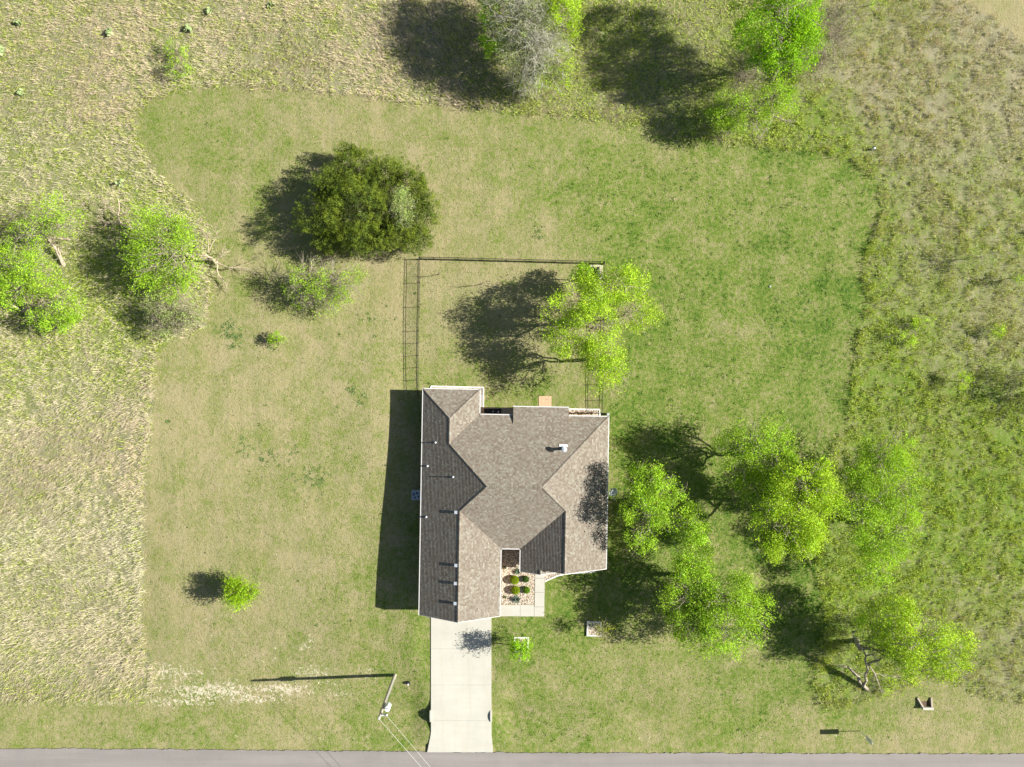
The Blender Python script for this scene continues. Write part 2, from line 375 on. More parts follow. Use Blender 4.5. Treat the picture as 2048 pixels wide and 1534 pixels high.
def ground():
    def axis(lo, hi, step, far):
        core = np.arange(lo, hi+1e-6, step)
        out = [core[-1]]; d = step
        while out[-1] < far: d *= 1.35; out.append(out[-1]+d)
        neg = [core[0]]; d = step
        while neg[-1] > -far: d *= 1.35; neg.append(neg[-1]-d)
        return np.array(neg[:0:-1] + list(core) + out[1:])
    xs = axis(-54, 54, 0.27, 1800); ys = axis(-41, 41, 0.27, 1800)
    X, Y = np.meshgrid(xs, ys); x = X.ravel(); y = Y.ravel()
    inside = (np.abs(x) < 56) & (np.abs(y) < 43)
    lawn = np.zeros(x.shape, bool); lawn[inside] = lawn_at(x[inside], y[inside])
    lawn[~inside] = (y[~inside] < -33) | (vnoise(x[~inside]*0.02, y[~inside]*0.02, 2) > 0.6)
    g = green_at(x, y)
    z = gz(x, y)
    z = z + np.where(lawn, 0.015, 0.16+0.08*sm(18, 30, x))*(fbm(x*1.25, y*1.25, 31, 3)-0.5)
    road = (y < -34.2) & (y > -40.5)
    z = np.where(road, ROAD_Z-0.10, z)
    verts = np.stack([x, y, z], 1)
    nx, ny = len(xs), len(ys)
    idx = np.arange(nx*ny).reshape(ny, nx)
    faces = np.stack([idx[:-1, :-1], idx[:-1, 1:], idx[1:, 1:], idx[1:, :-1]], -1).reshape(-1, 4)
    # bare pale soil in the wheel-worn strip along the ditch
    bp = np.zeros(x.shape)
    for a, b, c_, d_, wgt in ((330,1345,110,14,.9),(420,1380,130,16,1.),(560,1378,90,12,1.),(630,1345,45,12,.85),(380,1402,80,9,.9),(500,1395,110,11,.9),(680,1385,35,9,.7),(612,1294,16,8,.8),(622,1280,9,7,.9),(660,1370,60,25,.5),(520,1310,120,30,.35),(600,1170,110,50,.3),(400,1240,90,50,.3),(60,1405,60,6,.7),(200,1406,120,5,.75),(330,1404,50,10,.85),(730,1348,60,14,.5),(1240,1360,60,40,.2),(1440,640,25,20,.2)):
        q = P(a, b); m = CAM_H/F_PX
        bp = np.maximum(bp, 0.93*wgt*np.exp(-((x-q.x)/(c_*m*1.15))**2-((y-q.y)/(d_*m*1.6))**2))
    bp = np.maximum(bp, 0.34*np.exp(-((y+33.6)/0.5)**2)*(0.4+vnoise(x*0.12, y*0.1, 12)))
    col = np.stack([g, lawn.astype(float), bp], 1)
    m = NT('grass_ground'); p = m.pos()
    sep = m.node('ShaderNodeSeparateColor'); m.lk(m.attr('col', 'Color'), sep.inputs[0])
    G, Lw, B = sep.outputs[0], sep.outputs[1], sep.outputs[2]
    n1 = m.noise(p, 9.0, 3, 0.65); n2 = m.noise(p, 2.6, 4, 0.65); n3 = m.noise(p, 0.5, 4, 0.6); n4 = m.noise(p, 24.0, 2, 0.6)
    # greenness with speckle
    gg = m.math('ADD', G, m.math('MULTIPLY', m.math('SUBTRACT', n1, 0.5), 1.5))
    gg = m.math('ADD', gg, m.math('MULTIPLY', m.math('SUBTRACT', n2, 0.5), m.math('ADD', 0.55, m.math('MULTIPLY', G, 1.9))))
    gg = m.math('ADD', gg, m.math('MULTIPLY', m.math('SUBTRACT', n3, 0.5), 1.0), True)
    lawnc = m.ramp(gg, [(0.0, (0.278, 0.238, 0.125)), (0.3, (0.204, 0.201, 0.077)), (0.6, (0.128, 0.170, 0.029)), (1.0, (0.046, 0.106, 0.009))])
    fieldc = m.ramp(gg, [(0.0, (0.25, 0.222, 0.135)), (0.4, (0.18, 0.19, 0.074)), (0.7, (0.15, 0.195, 0.036)), (1.0, (0.095, 0.155, 0.018))])
    c = m.mix(Lw, fieldc, lawnc)
    c = m.mix(m.ramp(n4, [(0.3, 0.55), (0.55, 0.0)]), c, m.mix(1.0, c, (0.55, 0.6, 0.5), 'MULTIPLY'))
    mp = m.node('ShaderNodeMapping'); mp.inputs['Scale'].default_value = (1.1, 0.05, 1); mp.inputs['Rotation'].default_value = (0, 0, R(4)); m.lk(p, mp.inputs['Vector'])
    mow = m.ramp(m.noise(mp.outputs[0], 1.0, 2), [(0.42, 0.0), (0.58, 0.24)])       # mower passes
    c = m.mix(m.math('MULTIPLY', mow, Lw), c, m.mix(1.0, c, (1.3, 1.25, 1.2), 'MULTIPLY'))
    # rusty thatch
    th = m.ramp(m.noise(p, 0.22, 3), [(0.5, 0.0), (0.75, 0.3)])
    c = m.mix(m.math('MULTIPLY', th, m.math('SUBTRACT', 1.0, G, True)), c, m.mix(0.5, c, (0.27, 0.205, 0.095)))
    bn = m.noise(p, 3.4, 6, 0.8, 0.8)
    bm_ = m.ramp(m.math('ADD', m.math('MULTIPLY', B, 0.225), m.math('MULTIPLY', bn, 1.05)), [(0.69, 0.0), (0.75, 0.9)])
    c = m.mix(bm_, c, m.mix(n2, (0.44, 0.36, 0.24), (0.58, 0.52, 0.40)))
    m.base(c); m.rough(0.95, 0.1)
    hh = m.math('ADD', n1, m.math('MULTIPLY', n2, 1.3)); m.bump(hh, 0.55, 0.10)
    o = np_mesh('ground', verts, faces, m.m, None, col, True)
    tag(o, kind='structure')
ground()

# road and driveway
ROADN = [P(-700, 1490).y, P(0, 1496).y, P(1024, 1504).y, P(2048, 1509).y, P(2700, 1512).y]
def road():
    mb = MB(); xs = [-400, -46.5, 0, 48, 400]
    ny = [P(-700, 1491).y, P(0, 1496).y, P(1000, 1504.5).y, P(2048, 1508).y, P(2700, 1512).y]
    for i in range(4):
        a, b = xs[i], xs[i+1]
        n = 260 if i in (1, 2) else 4
        for k in range(n):
            x0 = a+(b-a)*k/n; x1 = a+(b-a)*(k+1)/n
            def yy(x): return ny[i]+(ny[i+1]-ny[i])*(x-a)/(b-a) + 0.10*(vnoise(x*0.9, 3.0, 5)-0.5) + 0.10*(vnoise(x*4.1, 3.0, 6)-0.5)
            vs = []
            for x in (x0, x1):
                yn = float(yy(x)); vs += [(x, yn, ROAD_Z-0.30), (x, yn, ROAD_Z), (x, yn-2.9, ROAD_Z+0.05), (x, yn-5.8, ROAD_Z), (x, yn-5.8, ROAD_Z-0.3)]
            mb.add(vs, [(j, j+1, j+6, j+5) for j in range(4)])
    tag(mb.build('road', M['asphalt']), kind='structure')
road()
def dz(y):                                            # driveway surface height
    s = -y; t = np.clip((s-20.5)/(34.9-20.5), 0, 1)
    return -0.28 + (ROAD_Z+0.045+0.28)*float(t**1.35)
def driveway():
    d = CAM_H + 0.5
    def X(px, y): return (px-1024)/F_PX*(CAM_H-dz(y))
    ys = np.linspace(P(0, 1225, absz=-0.25).y, P(0, 1504, absz=ROAD_Z).y, 40)
    o_ = empty('driveway', (0, 0, 0)); tag(o_, kind='structure')
    joints = [0, 10, 20, 30, 39]
    for jj in range(4):                               # four poured slabs with control joints
        mb = MB(); a, b = joints[jj], joints[jj+1]
        for side in range(1):
            rows = []
            for i in range(a, b+1):
                y = ys[i] - (0.005 if i == a and jj else 0) + (0.005 if i == b and jj < 3 else 0)
                s = i/39.0
                fl = max(0, (s-0.86)/0.14)
                xl = X(862-7.5*fl, y); xr = X(982.8+3*fl, y)
                z = dz(y)
                rows.append([(xl, y, z-0.85), (xl, y, z), (xr, y, z), (xr, y, z-0.85)])
            vs = [p for r in rows for p in r]
            fs = []
            for i in range(len(rows)-1):
                o = i*4
                fs += [(o+j, o+j+1, o+j+5, o+j+4) for j in range(3)]
            fs += [(0, 1, 2, 3), tuple(len(vs)-4+k for k in (3, 2, 1, 0))]
            mb.add(vs, fs)
        mb.build('slab', M['concrete'], o_)
driveway()

# ------------------------------------------------------------------ house
ZE, TAN = 2.40, 0.52                                  # eave height, roof pitch
def ex(px): return (px-1024)/F_PX*(CAM_H-ZE)
def ey(py): return -(py-767)/F_PX*(CAM_H-ZE)
PIV = Vector((0.2, -10.7, 0.0)); HROT = R(-1.0)
house = empty('house', PIV, HROT)
tag(house, 'single storey house with brown shingle hip roof and white gutters', 'house')
HM = Matrix.Rotation(-HROT, 4, 'Z') @ Matrix.Translation(-PIV)      # world -> house coordinates
xw, xe = ex(842.7)-PIV.x, ex(1213.8)-PIV.x
yNw, yN, yS, ySg, ySe, ySe2 = (ey(v)-PIV.y for v in (781, 830.5, 1097, 1232.5, 1134.5, 1142.5))
xWe, xGe, xEw = (ex(v)-PIV.x for v in (955.6, 1003, 1043))
hm = (yN-yS)/2; ym = (yN+yS)/2; x1, x2 = xw+hm, xe-hm
hw = (xWe-xw)/2; xr1 = xw+hw
hg = (xGe-xw)/2; xr2 = xw+hg
h3 = (xe-xEw)/2; xr3 = xe-h3
xg = ex(1083)-PIV.x-0.02; xg2 = 2*xg-xEw
xP1, xP2, yP = ex(1023.5)-PIV.x, ex(1134)-PIV.x, ey(813.5)-PIV.y
dP = 0.85; zP = ZE+0.07; tP = (ZE+TAN*dP-zP)/(dP+yP-yN)
EXPO = 0.143*0.887                                     # course exposure in plan
def clip_half(poly, f):
    out = []
    for i in range(len(poly)):
        a, b = poly[i], poly[(i+1) % len(poly)]; fa, fb = f(a), f(b)
        if fa >= 0: out.append(a)
        if (fa >= 0) != (fb >= 0):
            t = fa/(fa-fb); out.append((a[0]+(b[0]-a[0])*t, a[1]+(b[1]-a[1])*t))
    return out
def slope(name, polys, d, u, ze=ZE, tan=TAN, lift=0.021):
    """one roof slope laid in real overlapping courses; d(x,y) plan distance from the eave, u(x,y) along the eave"""
    vs, fs, uvs = [], [], []
    for poly in polys:
        dm = max(d(*p) for p in poly); d_lo = min(d(*p) for p in poly)
        for k in range(int(d_lo/EXPO)-1, int(dm/EXPO)+2):
            a, b = k*EXPO, (k+1)*EXPO
            q = clip_half(clip_half(poly, lambda p: d(*p)-a), lambda p: b-d(*p))
            if len(q) < 3: continue
            o = len(vs)
            for p in q:
                dd = d(*p); fr = min(1, max(0, (dd-a)/EXPO))
                vs.append((p[0], p[1], ze+tan*dd+lift*(1-fr))); uvs.append((u(*p), k+0.5))
            fs.append(tuple(range(o, o+len(q))))
            lo = [p for p in q if abs(d(*p)-a) < 1e-6]          # butt edge
            if len(lo) >= 2:
                lo = [min(lo, key=lambda p: u(*p)), max(lo, key=lambda p: u(*p))]; o = len(vs)
                for p, zz in ((lo[0], lift), (lo[1], lift), (lo[1], -0.02), (lo[0], -0.02)):
                    vs.append((p[0], p[1], ze+tan*a+zz)); uvs.append((u(*p), k+0.5))
                fs.append((o, o+1, o+2, o+3))
        o = len(vs)                                             # deck under the courses
        for p in poly: vs.append((p[0], p[1], ze+tan*d(*p)-0.05)); uvs.append((0, 0))
        fs.append(tuple(range(o, o+len(poly))))
    me = bpy.data.meshes.new(name); me.from_pydata(vs, [], fs)
    uvl = me.uv_layers.new(name='UVMap')
    for l in me.loops: uvl.data[l.index].uv = uvs[l.vertex_index]
    me.materials.append(M['shingle']); me.update()
    return link(bpy.data.objects.new(name, me), house)
U_x = lambda x, y: x
U_y = lambda x, y: y
slope('roof_slope', [[(xw,yNw),(xr1,yNw-hw),(xr1,yN-hw),(xw,yN-hw)], [(xw,yN-hw),(xr1,yN-hw),(x1,ym),(xr2,yS+hg),(xw,yS+hg)], [(xw,yS+hg),(xr2,yS+hg),(xr2,ySg),(xw,ySg)]], lambda x, y: x-xw, U_y)
slope('roof_slope', [[(xw,yNw),(xWe,yNw),(xr1,yNw-hw)]], lambda x, y: yNw-y, U_x)
slope('roof_slope', [[(xWe,yNw),(xWe,yN),(xr1,yN-hw),(xr1,yNw-hw)]], lambda x, y: xWe-x, U_y)
slope('roof_slope', [[(xWe,yN),(xe,yN),(x2,ym),(x1,ym),(xr1,yN-hw)]], lambda x, y: yN-y, U_x)
slope('roof_slope', [[(xGe,yS),(xEw,yS),(xr3,yS+h3),(x2,ym),(x1,ym),(xr2,yS+hg)]], lambda x, y: y-yS, U_x)
slope('roof_slope', [[(xe,yN),(x2,ym),(xr3,yS+h3),(xe,yS+h3)], [(xe,yS+h3),(xr3,yS+h3),(xr3,ySe),(xe,ySe)]], lambda x, y: xe-x, U_y)
slope('roof_slope', [[(xGe,yS),(xr2,yS+hg),(xr2,ySg),(xGe,ySg)]], lambda x, y: xGe-x, U_y)
slope('roof_slope', [[(xEw,yS),(xr3,yS+h3),(xr3,ySe),(xEw,ySe)], [(xEw,ySe),(xg,ySe),(xg,ySe2),(xEw,ySe2)]], lambda x, y: x-xEw, U_y)
slope('roof_slope', [[(xg,ySe+0.02),(xg2,ySe+0.02),(xg2,ySe2),(xg,ySe2)]], lambda x, y: xg2-x, U_y)
slope('roof_slope', [[(xP1,yP),(xP2,yP),(xP2,yN-dP),(xP1,yN-dP)]], lambda x, y: yP-y, U_x, zP, tP)
# ridge and hip caps
def cap(p, q, sa, sb):
    """p,q: (x,y,z) ends of a ridge or hip; sa, sb: downhill slope vectors either side"""
    p = Vector(p); q = Vector(q); d = (q-p); L = d.length; d.normalize()
    vs, fs, uvs = [], [], []
    n = max(1, int(L/0.2)); w = 0.14
    for k in range(n):
        a = p+d*(L*k/n); b = p+d*(L*(k+1)/n+0.03); o = len(vs)
        for c, z in ((a, 0.045), (b, 0.03)):
            for s in (sa, None, sb):
                vs.append(tuple(c + Vector((0, 0, z)) + (Vector(s)*w if s is not None else Vector((0, 0, 0.012)))))
                uvs.append((0.37*k, 3.5+k))
        fs += [(o, o+1, o+4, o+3), (o+1, o+2, o+5, o+4)]
    me = bpy.data.meshes.new('ridge_cap'); me.from_pydata(vs, [], fs)
    uvl = me.uv_layers.new(name='UVMap')
    for l in me.loops: uvl.data[l.index].uv = uvs[l.vertex_index]
    me.materials.append(M['shingle']); link(bpy.data.objects.new('ridge_cap', me), house)
zr = lambda d: ZE+TAN*d
Wd, Ed, Nd, Sd = (-1,0,-TAN), (1,0,-TAN), (0,1,-TAN), (0,-1,-TAN)
cap((x1,ym,zr(hm)), (x2,ym,zr(hm)), Nd, Sd)
cap((xr1,yNw-hw,zr(hw)), (xr1,yN-hw,zr(hw)), Wd, Ed)
cap((xr2,ySg,zr(hg)), (xr2,yS+hg,zr(hg)), Wd, Ed)
cap((xr3,ySe,zr(h3)), (xr3,yS+h3,zr(h3)), Wd, Ed)
cap((xg,ySe2,zr(xg-xEw)), (xg,ySe,zr(xg-xEw)), Wd, Ed)
cap((xw,yNw,ZE), (xr1,yNw-hw,zr(hw)), Wd, Nd)
cap((xWe,yNw,ZE), (xr1,yNw-hw,zr(hw)), Nd, Ed)
cap((xr1,yN-hw,zr(hw)), (x1,ym,zr(hm)), Wd, Nd)
cap((xr2,yS+hg,zr(hg)), (x1,ym,zr(hm)), Wd, Sd)
cap((xe,yN,ZE), (x2,ym,zr(hm)), Nd, Ed)
cap((xr3,yS+h3,zr(h3)), (x2,ym,zr(hm)), Sd, Ed)
# gutters along the eaves, rakes on the gables
def gutter(p, q, out, name='gutter', w=0.085, z=None):
    z = ZE if z is None else z
    a = Vector((p[0], p[1], z-0.055)) + Vector((out[0], out[1], 0))*(w/2+0.003); b = Vector((q[0], q[1], z-0.055)) + Vector((out[0], out[1], 0))*(w/2+0.003)
    MB().bar(a, b, w, 0.13, ext=w*0.45).build(name, M['white_trim'], house)
gutter((xw,ySg), (xw,yNw), (-1,0)); gutter((xw,yNw), (xWe,yNw), (0,1)); gutter((xWe,yNw), (xWe,yN+0.15), (1,0))
gutter((xWe+0.13,yN), (xP1-0.13,yN), (0,1)); gutter((xP1,yP), (xP2,yP), (0,1), z=zP); gutter((xP2+0.07,yN), (xe,yN), (0,1))
gutter((xe,yN), (xe,ySe), (1,0)); gutter((xGe,ySg), (xGe,yS-0.15), (1,0)); gutter((xGe+0.13,yS), (xEw-0.13,yS), (0,-1)); gutter((xEw,yS-0.15), (xEw,ySe2), (-1,0))
def rake(p, q, name='rake_board'):
    MB().bar(Vector(p)+Vector((0,-0.02,-0.05)), Vector(q)+Vector((0,-0.02,-0.05)), 0.04, 0.13).build(name, M['white_trim'], house)
for xa, xb, yy, hh in ((xw, xr2, ySg, hg), (xGe, xr2, ySg, hg), (xe, xr3, ySe, h3), (xEw, xg, ySe2, xg-xEw), (xg2, xg, ySe2, xg-xEw)):
    rake((xa, yy, ZE), (xb, yy, zr(hh)))
# shed-roof side cheeks of the patio cover
for xx in (xP1, xP2):
    mb = MB(); t = 0.04 if xx == xP1 else -0.04
    pl = [(yP, zP+0.01), (yN-dP, ZE+TAN*dP), (yN, ZE-0.04), (yP, zP-0.14)]
    mb.add([(xx, a, b-0.01) for a, b in pl] + [(xx+t, a, b-0.01) for a, b in pl], [(0,1,2,3), (7,6,5,4)] + [(i, (i+1) % 4, 4+(i+1) % 4, 4+i) for i in range(4)])
    mb.build('cheek_board', M['white_trim'], house)
# walls with soffits
OV = 0.42
wall = MB()
wall.prism([(xw+OV,ySg+OV),(xGe-OV,ySg+OV),(xGe-OV,yS+0.2),(xEw+OV,yS+0.2),(xEw+OV,ySe2+OV),(xg2-OV,ySe2+OV),(xg2-OV,ySe+OV),(xe-OV,ySe+OV),(xe-OV,yN-OV),(xWe-OV,yN-OV),(xWe-OV,yNw-OV),(xw+OV,yNw-OV)], -1.5, ZE-0.10)
for xa, xb, xm, yy in ((xw, xGe, xr2, ySg), (xEw, xe, xr3, ySe), (xEw, xg2, xg, ySe2)):
    hh = (xm-xa)-OV
    y_ = yy+OV+0.001
    wall.add([(xa+OV, y_, ZE-0.11), (xb-OV, y_, ZE-0.11), (xm, y_, ZE-0.11+TAN*hh), (xa+OV, y_+0.15, ZE-0.11), (xb-OV, y_+0.15, ZE-0.11), (xm, y_+0.15, ZE-0.11+TAN*hh)], [(0,1,2), (5,4,3), (0,3,4,1), (1,4,5,2), (2,5,3,0)])
wall.build('wall', M['brick'], house)
def soffit(a, b):
    MB().box((a[0], a[1], ZE-0.125), (b[0], b[1], ZE-0.115)).build('soffit', M['white_trim'], house)
soffit((xw, ySg), (xw+OV, yNw)); soffit((xe-OV, ySe), (xe, yN)); soffit((xw+OV, yNw-OV), (xWe, yNw))
soffit((xGe-OV, ySg), (xGe, yS)); soffit((xEw, ySe2), (xEw+OV, yS))
def opening(name, axis, at, lo, hi, z0, z1, mat, out):
    mb = MB()
    if axis == 'y': mb.box((lo, min(at, at+0.05*out), z0), (hi, max(at, at+0.05*out), z1))
    else: mb.box((min(at, at+0.05*out), lo, z0), (max(at, at+0.05*out), hi, z1))
    o = mb.build(name, mat, house)
    fr = MB(); w = 0.06
    for a, b, c, d in ((lo-w, lo, z0, z1), (hi, hi+w, z0, z1), (lo-w, hi+w, z1, z1+w), (lo-w, hi+w, z0-w, z0)):
        if axis == 'y': fr.box((a, min(at, at+0.08*out), c), (b, max(at, at+0.08*out), d))
        else: fr.box((min(at, at+0.08*out), a, c), (max(at, at+0.08*out), b, d))
    fr.build('frame', M['white_trim'], o)
opening('garage_door', 'y', ySg+OV, xr2-2.5, xr2+2.5, -0.28, 1.95, M['door'], -1)
opening('window', 'y', ySe+OV, xr3+0.6, xr3+2.2, 0.55, 1.95, M['glass'], -1)
opening('window', 'y', ySe2+OV, xEw+0.9, xEw+2.1, 0.55, 1.95, M['glass'], -1)
for yy in (ym+3.2, ym-1.6): opening('window', 'x', xe-OV, yy-0.6, yy+0.6, 0.6, 1.95, M['glass'], 1)
for yy in (yNw-2.0, ym+0.5, ym-5.5): opening('window', 'x', xw+OV, yy-0.6, yy+0.6, 0.6, 1.95, M['glass'], -1)
opening('window', 'y', yNw-OV, xr1-0.8, xr1+0.8, 0.6, 1.95, M['glass'], 1)
opening('patio_door', 'y', yN-OV, xP1+1.2, xP1+3.0, 0.05, 2.05, M['glass'], 1)
opening('window', 'y', yN-OV, xP2+0.9, xP2+2.3, 0.6, 1.95, M['glass'], 1)
opening('front_door', 'y', yS+0.2, xGe+0.4, xGe+1.3, 0.0, 2.05, M['door'], -1)
for xx in (xP1+0.12, xP2-0.12):
    MB().box((xx-0.09, yP-0.30, -0.2), (xx+0.09, yP-0.12, zP-0.06)).build('patio_post', M['white_trim'], house)
# roof vents
def roofpt(px, py):
    z = 3.2
    for _ in range(12):
        w = Vector(((px-1024)/F_PX*(CAM_H-z), -(py-767)/F_PX*(CAM_H-z), z)); l = HM @ w
        x, y = l.x, l.y
        z = ZE + TAN*max(0, min(x-xw, xe-x, hm-abs(y-ym) if yS < y < yN else 99))
    return Vector((x, y, z))
for px, py in ((912,1024),(912.5,1090),(912,1130),(911,1166),(910.5,1206)):
    p = roofpt(px, py)
    mb = MB(); mb.box((p.x-0.08, p.y-0.10, p.z-0.1), (p.x+0.08, p.y+0.10, p.z+0.15))
    v = mb.build('vent_box', M['galv'], house)
    MB().add([(p.x-0.13,p.y-0.14,p.z+0.13),(p.x+0.12,p.y-0.14,p.z+0.17),(p.x+0.12,p.y+0.14,p.z+0.17),(p.x-0.13,p.y+0.14,p.z+0.13),(p.x-0.13,p.y-0.14,p.z+0.155),(p.x+0.12,p.y-0.14,p.z+0.20),(p.x+0.12,p.y+0.14,p.z+0.20),(p.x-0.13,p.y+0.14,p.z+0.155)],
             [(0,3,2,1),(4,5,6,7),(0,1,5,4),(1,2,6,5),(2,3,7,6),(3,0,4,7)]).build('vent_cap', M['galv'], v)
for px, py, hgt in ((871,885,0.28),(855,932,0.27),(906,954,0.33),(852.5,1034,0.27)):
    p = roofpt(px, py)
    MB().lathe((p.x, p.y, p.z), [(0.11, 0.0), (0.075, 0.10), (0.045, 0.12), (0.045, hgt)], 10).build('vent_pipe', M['galv'], house)
p = roofpt(1127, 897)
fl = MB().lathe((p.x, p.y, p.z), [(0.22, -0.05), (0.20, 0.10), (0.13, 0.14), (0.13, 0.75), (0.12, 0.76)], 18).build('chimney_flue', M['galv'], house)
MB().lathe((p.x, p.y, p.z+0.78), [(0.22, 0.0), (0.23, 0.16), (0.20, 0.19), (0.05, 0.25)], 18).build('flue_cap', M['galv'], fl)
MB().add([(p.x-0.36,p.y+0.34,p.z-0.13),(p.x+0.36,p.y+0.34,p.z-0.13),(p.x+0.36,p.y+0.16,p.z-0.05),(p.x-0.36,p.y+0.16,p.z-0.05),(p.x-0.36,p.y+0.34,p.z-0.105),(p.x+0.36,p.y+0.34,p.z-0.105),(p.x+0.36,p.y+0.16,p.z-0.02),(p.x-0.36,p.y+0.16,p.z-0.02)],
         [(0,3,2,1),(4,5,6,7),(0,1,5,4),(1,2,6,5),(2,3,7,6),(3,0,4,7)]).build('flashing', M['white_paint'], fl)

# ------------------------------------------------------------------ around the house
def sheet(name, poly, mat, up=0.03, base=0.25):
    """flat-topped pad: follows the ground, poly in photo pixels"""
    pts = [P(a, b) for a, b in poly]
    mb = MB(); mb.prism([(p.x, p.y) for p in pts], lambda x, y: float(gz(x, y))-base, lambda x, y: float(gz(x, y))+up)
    return mb.build(name, mat)
def edge_line(pts, w, h, mat, name, parent, seg=0.6):
    """edging stones butted end to end along a pixel path"""
    w3 = [P(*p) for p in pts]
    for a, b in zip(w3[:-1], w3[1:]):
        L = (b-a).length; n = max(1, round(L/seg))
        for k in range(n):
            p = a.lerp(b, k/n); q = a.lerp(b, (k+1)/n); d = (q-p).normalized()*0.008
            p = p+d; q = q-d
            p.z = float(gz(p.x, p.y)) + h/2-0.06; q.z = float(gz(q.x, q.y)) + h/2-0.06
            MB().bar(p, q, w, h+0.12).build(name, mat, parent)
def bed(label, poly, edge=None, cat='gravel bed', name='gravel_bed', up=0.04):
    c = P(*poly[0]); r = empty(name, (0, 0, 0)); tag(r, label, cat)
    g = sheet('gravel', poly, M['gravel'], up); g.parent = r
    if edge: edge_line(edge, 0.13, 0.09, M['white_stone'], 'edging_stone', r)
    return r
bed('pale gravel bed wrapping the rear corner of the narrow roof wing', [(862,772.5),(967,775),(966.5,816),(940,816),(940,800),(862,800)], [(862,800),(862,772.5),(967,775),(966.5,816)])
bed('small gravel bed with dead stems under the rear eave beside the patio roof', [(1132,818),(1199.5,819),(1199.5,850),(1132,850)], [(1132,818),(1199.5,819),(1199.5,836)])
bed('gravel front bed with five clipped shrubs between garage and front walk', [(992,1080),(1052,1080),(1052,1144),(1070,1148),(1069,1209),(996,1209)])
bed('narrow gravel bed with curved white kerb under the front gable', [(1089.5,1130),(1089.5,1162),(1100,1157),(1115,1150.5),(1130,1147),(1160,1144.5),(1182,1143.5),(1190,1141),(1195,1136),(1195,1125)],
    [(1089.5,1162.5),(1100,1157.5),(1115,1151),(1130,1147.5),(1160,1145),(1182,1144),(1190,1141.5),(1195,1136)])
walk = empty('front_walk', (0, 0, 0)); tag(walk, kind='structure')
for poly in ([(998,1209.5),(1040.3,1209.5),(1040.3,1232),(998,1232)], [(1040.7,1209.5),(1068.2,1209.5),(1068.2,1232.2),(1040.7,1232.2)], [(1068.7,1213.5),(1088.5,1213.5),(1088.5,1232.4),(1068.7,1232.4)],
             [(1069.6,1184.5),(1089,1184.5),(1088.6,1213),(1069.2,1213)], [(1070,1156.5),(1089.4,1156.5),(1089,1184),(1069.7,1184)], [(1070.3,1135),(1089.5,1135),(1089.4,1156),(1070.2,1156)]):
    o = sheet('slab', poly, M['concrete'], 0.07); o.parent = walk
# stepping pavers behind the patio roof
pat = empty('paver_patio', (0, 0, 0)); tag(pat, 'small patio of square tan pavers behind the house', 'patio')
o = sheet('bedding', [(1077.2,792),(1103,792.4),(1103,836),(1077.2,836)], M['grout'], 0.02); o.parent = pat
for i in range(4):
    for j in range(7):
        a = 1077.5+6.35*i; b = 792.3+6.2*j
        o = sheet('paver', [(a,b),(a+6.15,b),(a+6.15,b+6.0),(a,b+6.0)], M['paver'], 0.035, 0.05); o.parent = pat
# covered back patio slab, black table, bench
o = sheet('patio_slab', [(955,815.5),(1077,815.5),(1077,850),(955,850)], M['concrete_old'], 0.05); tag(o, kind='structure')
tb = empty('patio_table', P(986, 823)); tag(tb, 'long black patio table tucked beside the rear eave', 'table')
MB().box((-0.80,-0.42,0.70), (0.80,0.30,0.74)).build('tabletop', M['black_soft'], tb, bevel=0.01)
for sx in (-0.7, 0.7):
    for sy in (-0.32, 0.2): MB().box((sx-0.03,sy-0.03,0.05), (sx+0.03,sy+0.03,0.70)).build('leg', M['black_metal'], tb)
for k, (dx, dy, r) in enumerate(((0.02, 0.02, 0.055), (0.52, 0.0, 0.07), (-0.66, -0.18, 0.03))):
    p = P(986, 823) + Vector((dx, dy, 0.743))
    q = MB().lathe(p, [(r*0.7, 0), (r, 0.06), (r*0.9, 0.09)], 12).build('tea_light_cup', M['white_paint'])
    tag(q, ('small white cup in the middle of the black patio table', 'white bowl towards the end of the black patio table', 'tiny white cup on the corner of the black patio table')[k], 'cup')
bn = empty('storage_bench', P(961.5, 800)); tag(bn, 'grey slatted bench against the wing wall on the gravel bed', 'bench')
for k in range(4): MB().box((-0.19+k*0.115,-0.50,0.42), (-0.09+k*0.115,0.52,0.46)).build('slat', M['grey_wood'], bn)
for sy in (-0.42, 0.44):
    for sx in (-0.12, 0.2): MB().box((sx-0.03,sy-0.03,0), (sx+0.03,sy+0.03,0.42)).build('leg', M['grey_wood'], bn)
# air conditioner
acp = P(834.5, 988); ac = empty('air_conditioner', acp, R(-1)); tag(ac, 'blue grey air conditioner unit standing against the shaded west wall', 'air conditioner')
MB().box((-0.45,-0.45,-0.3), (0.45,0.45,0.06)).build('pad', M['concrete_old'], ac)
MB().box((-0.40,-0.40,0.06), (0.40,0.40,0.78)).build('case', M['ac_case'], ac, bevel=0.05)
tp = MB(); 
for a, b in (((-0.40,-0.40),(0.40,-0.33)), ((-0.40,0.33),(0.40,0.40)), ((-0.40,-0.328),(-0.33,0.328)), ((0.33,-0.328),(0.40,0.328))): tp.box((a[0],a[1],0.782), (b[0],b[1],0.85))
tp.build('top_rim', M['ac_case'], ac, bevel=0.01)
MB().lathe((0,0,0.784), [(0.31, 0), (0.31, 0.004)], 24).build('fan_well', M['black_metal'], ac)
MB().lathe((0,0,0.79), [(0.10, 0), (0.09, 0.06)], 16).build('fan_hub', M['ac_case'], ac)
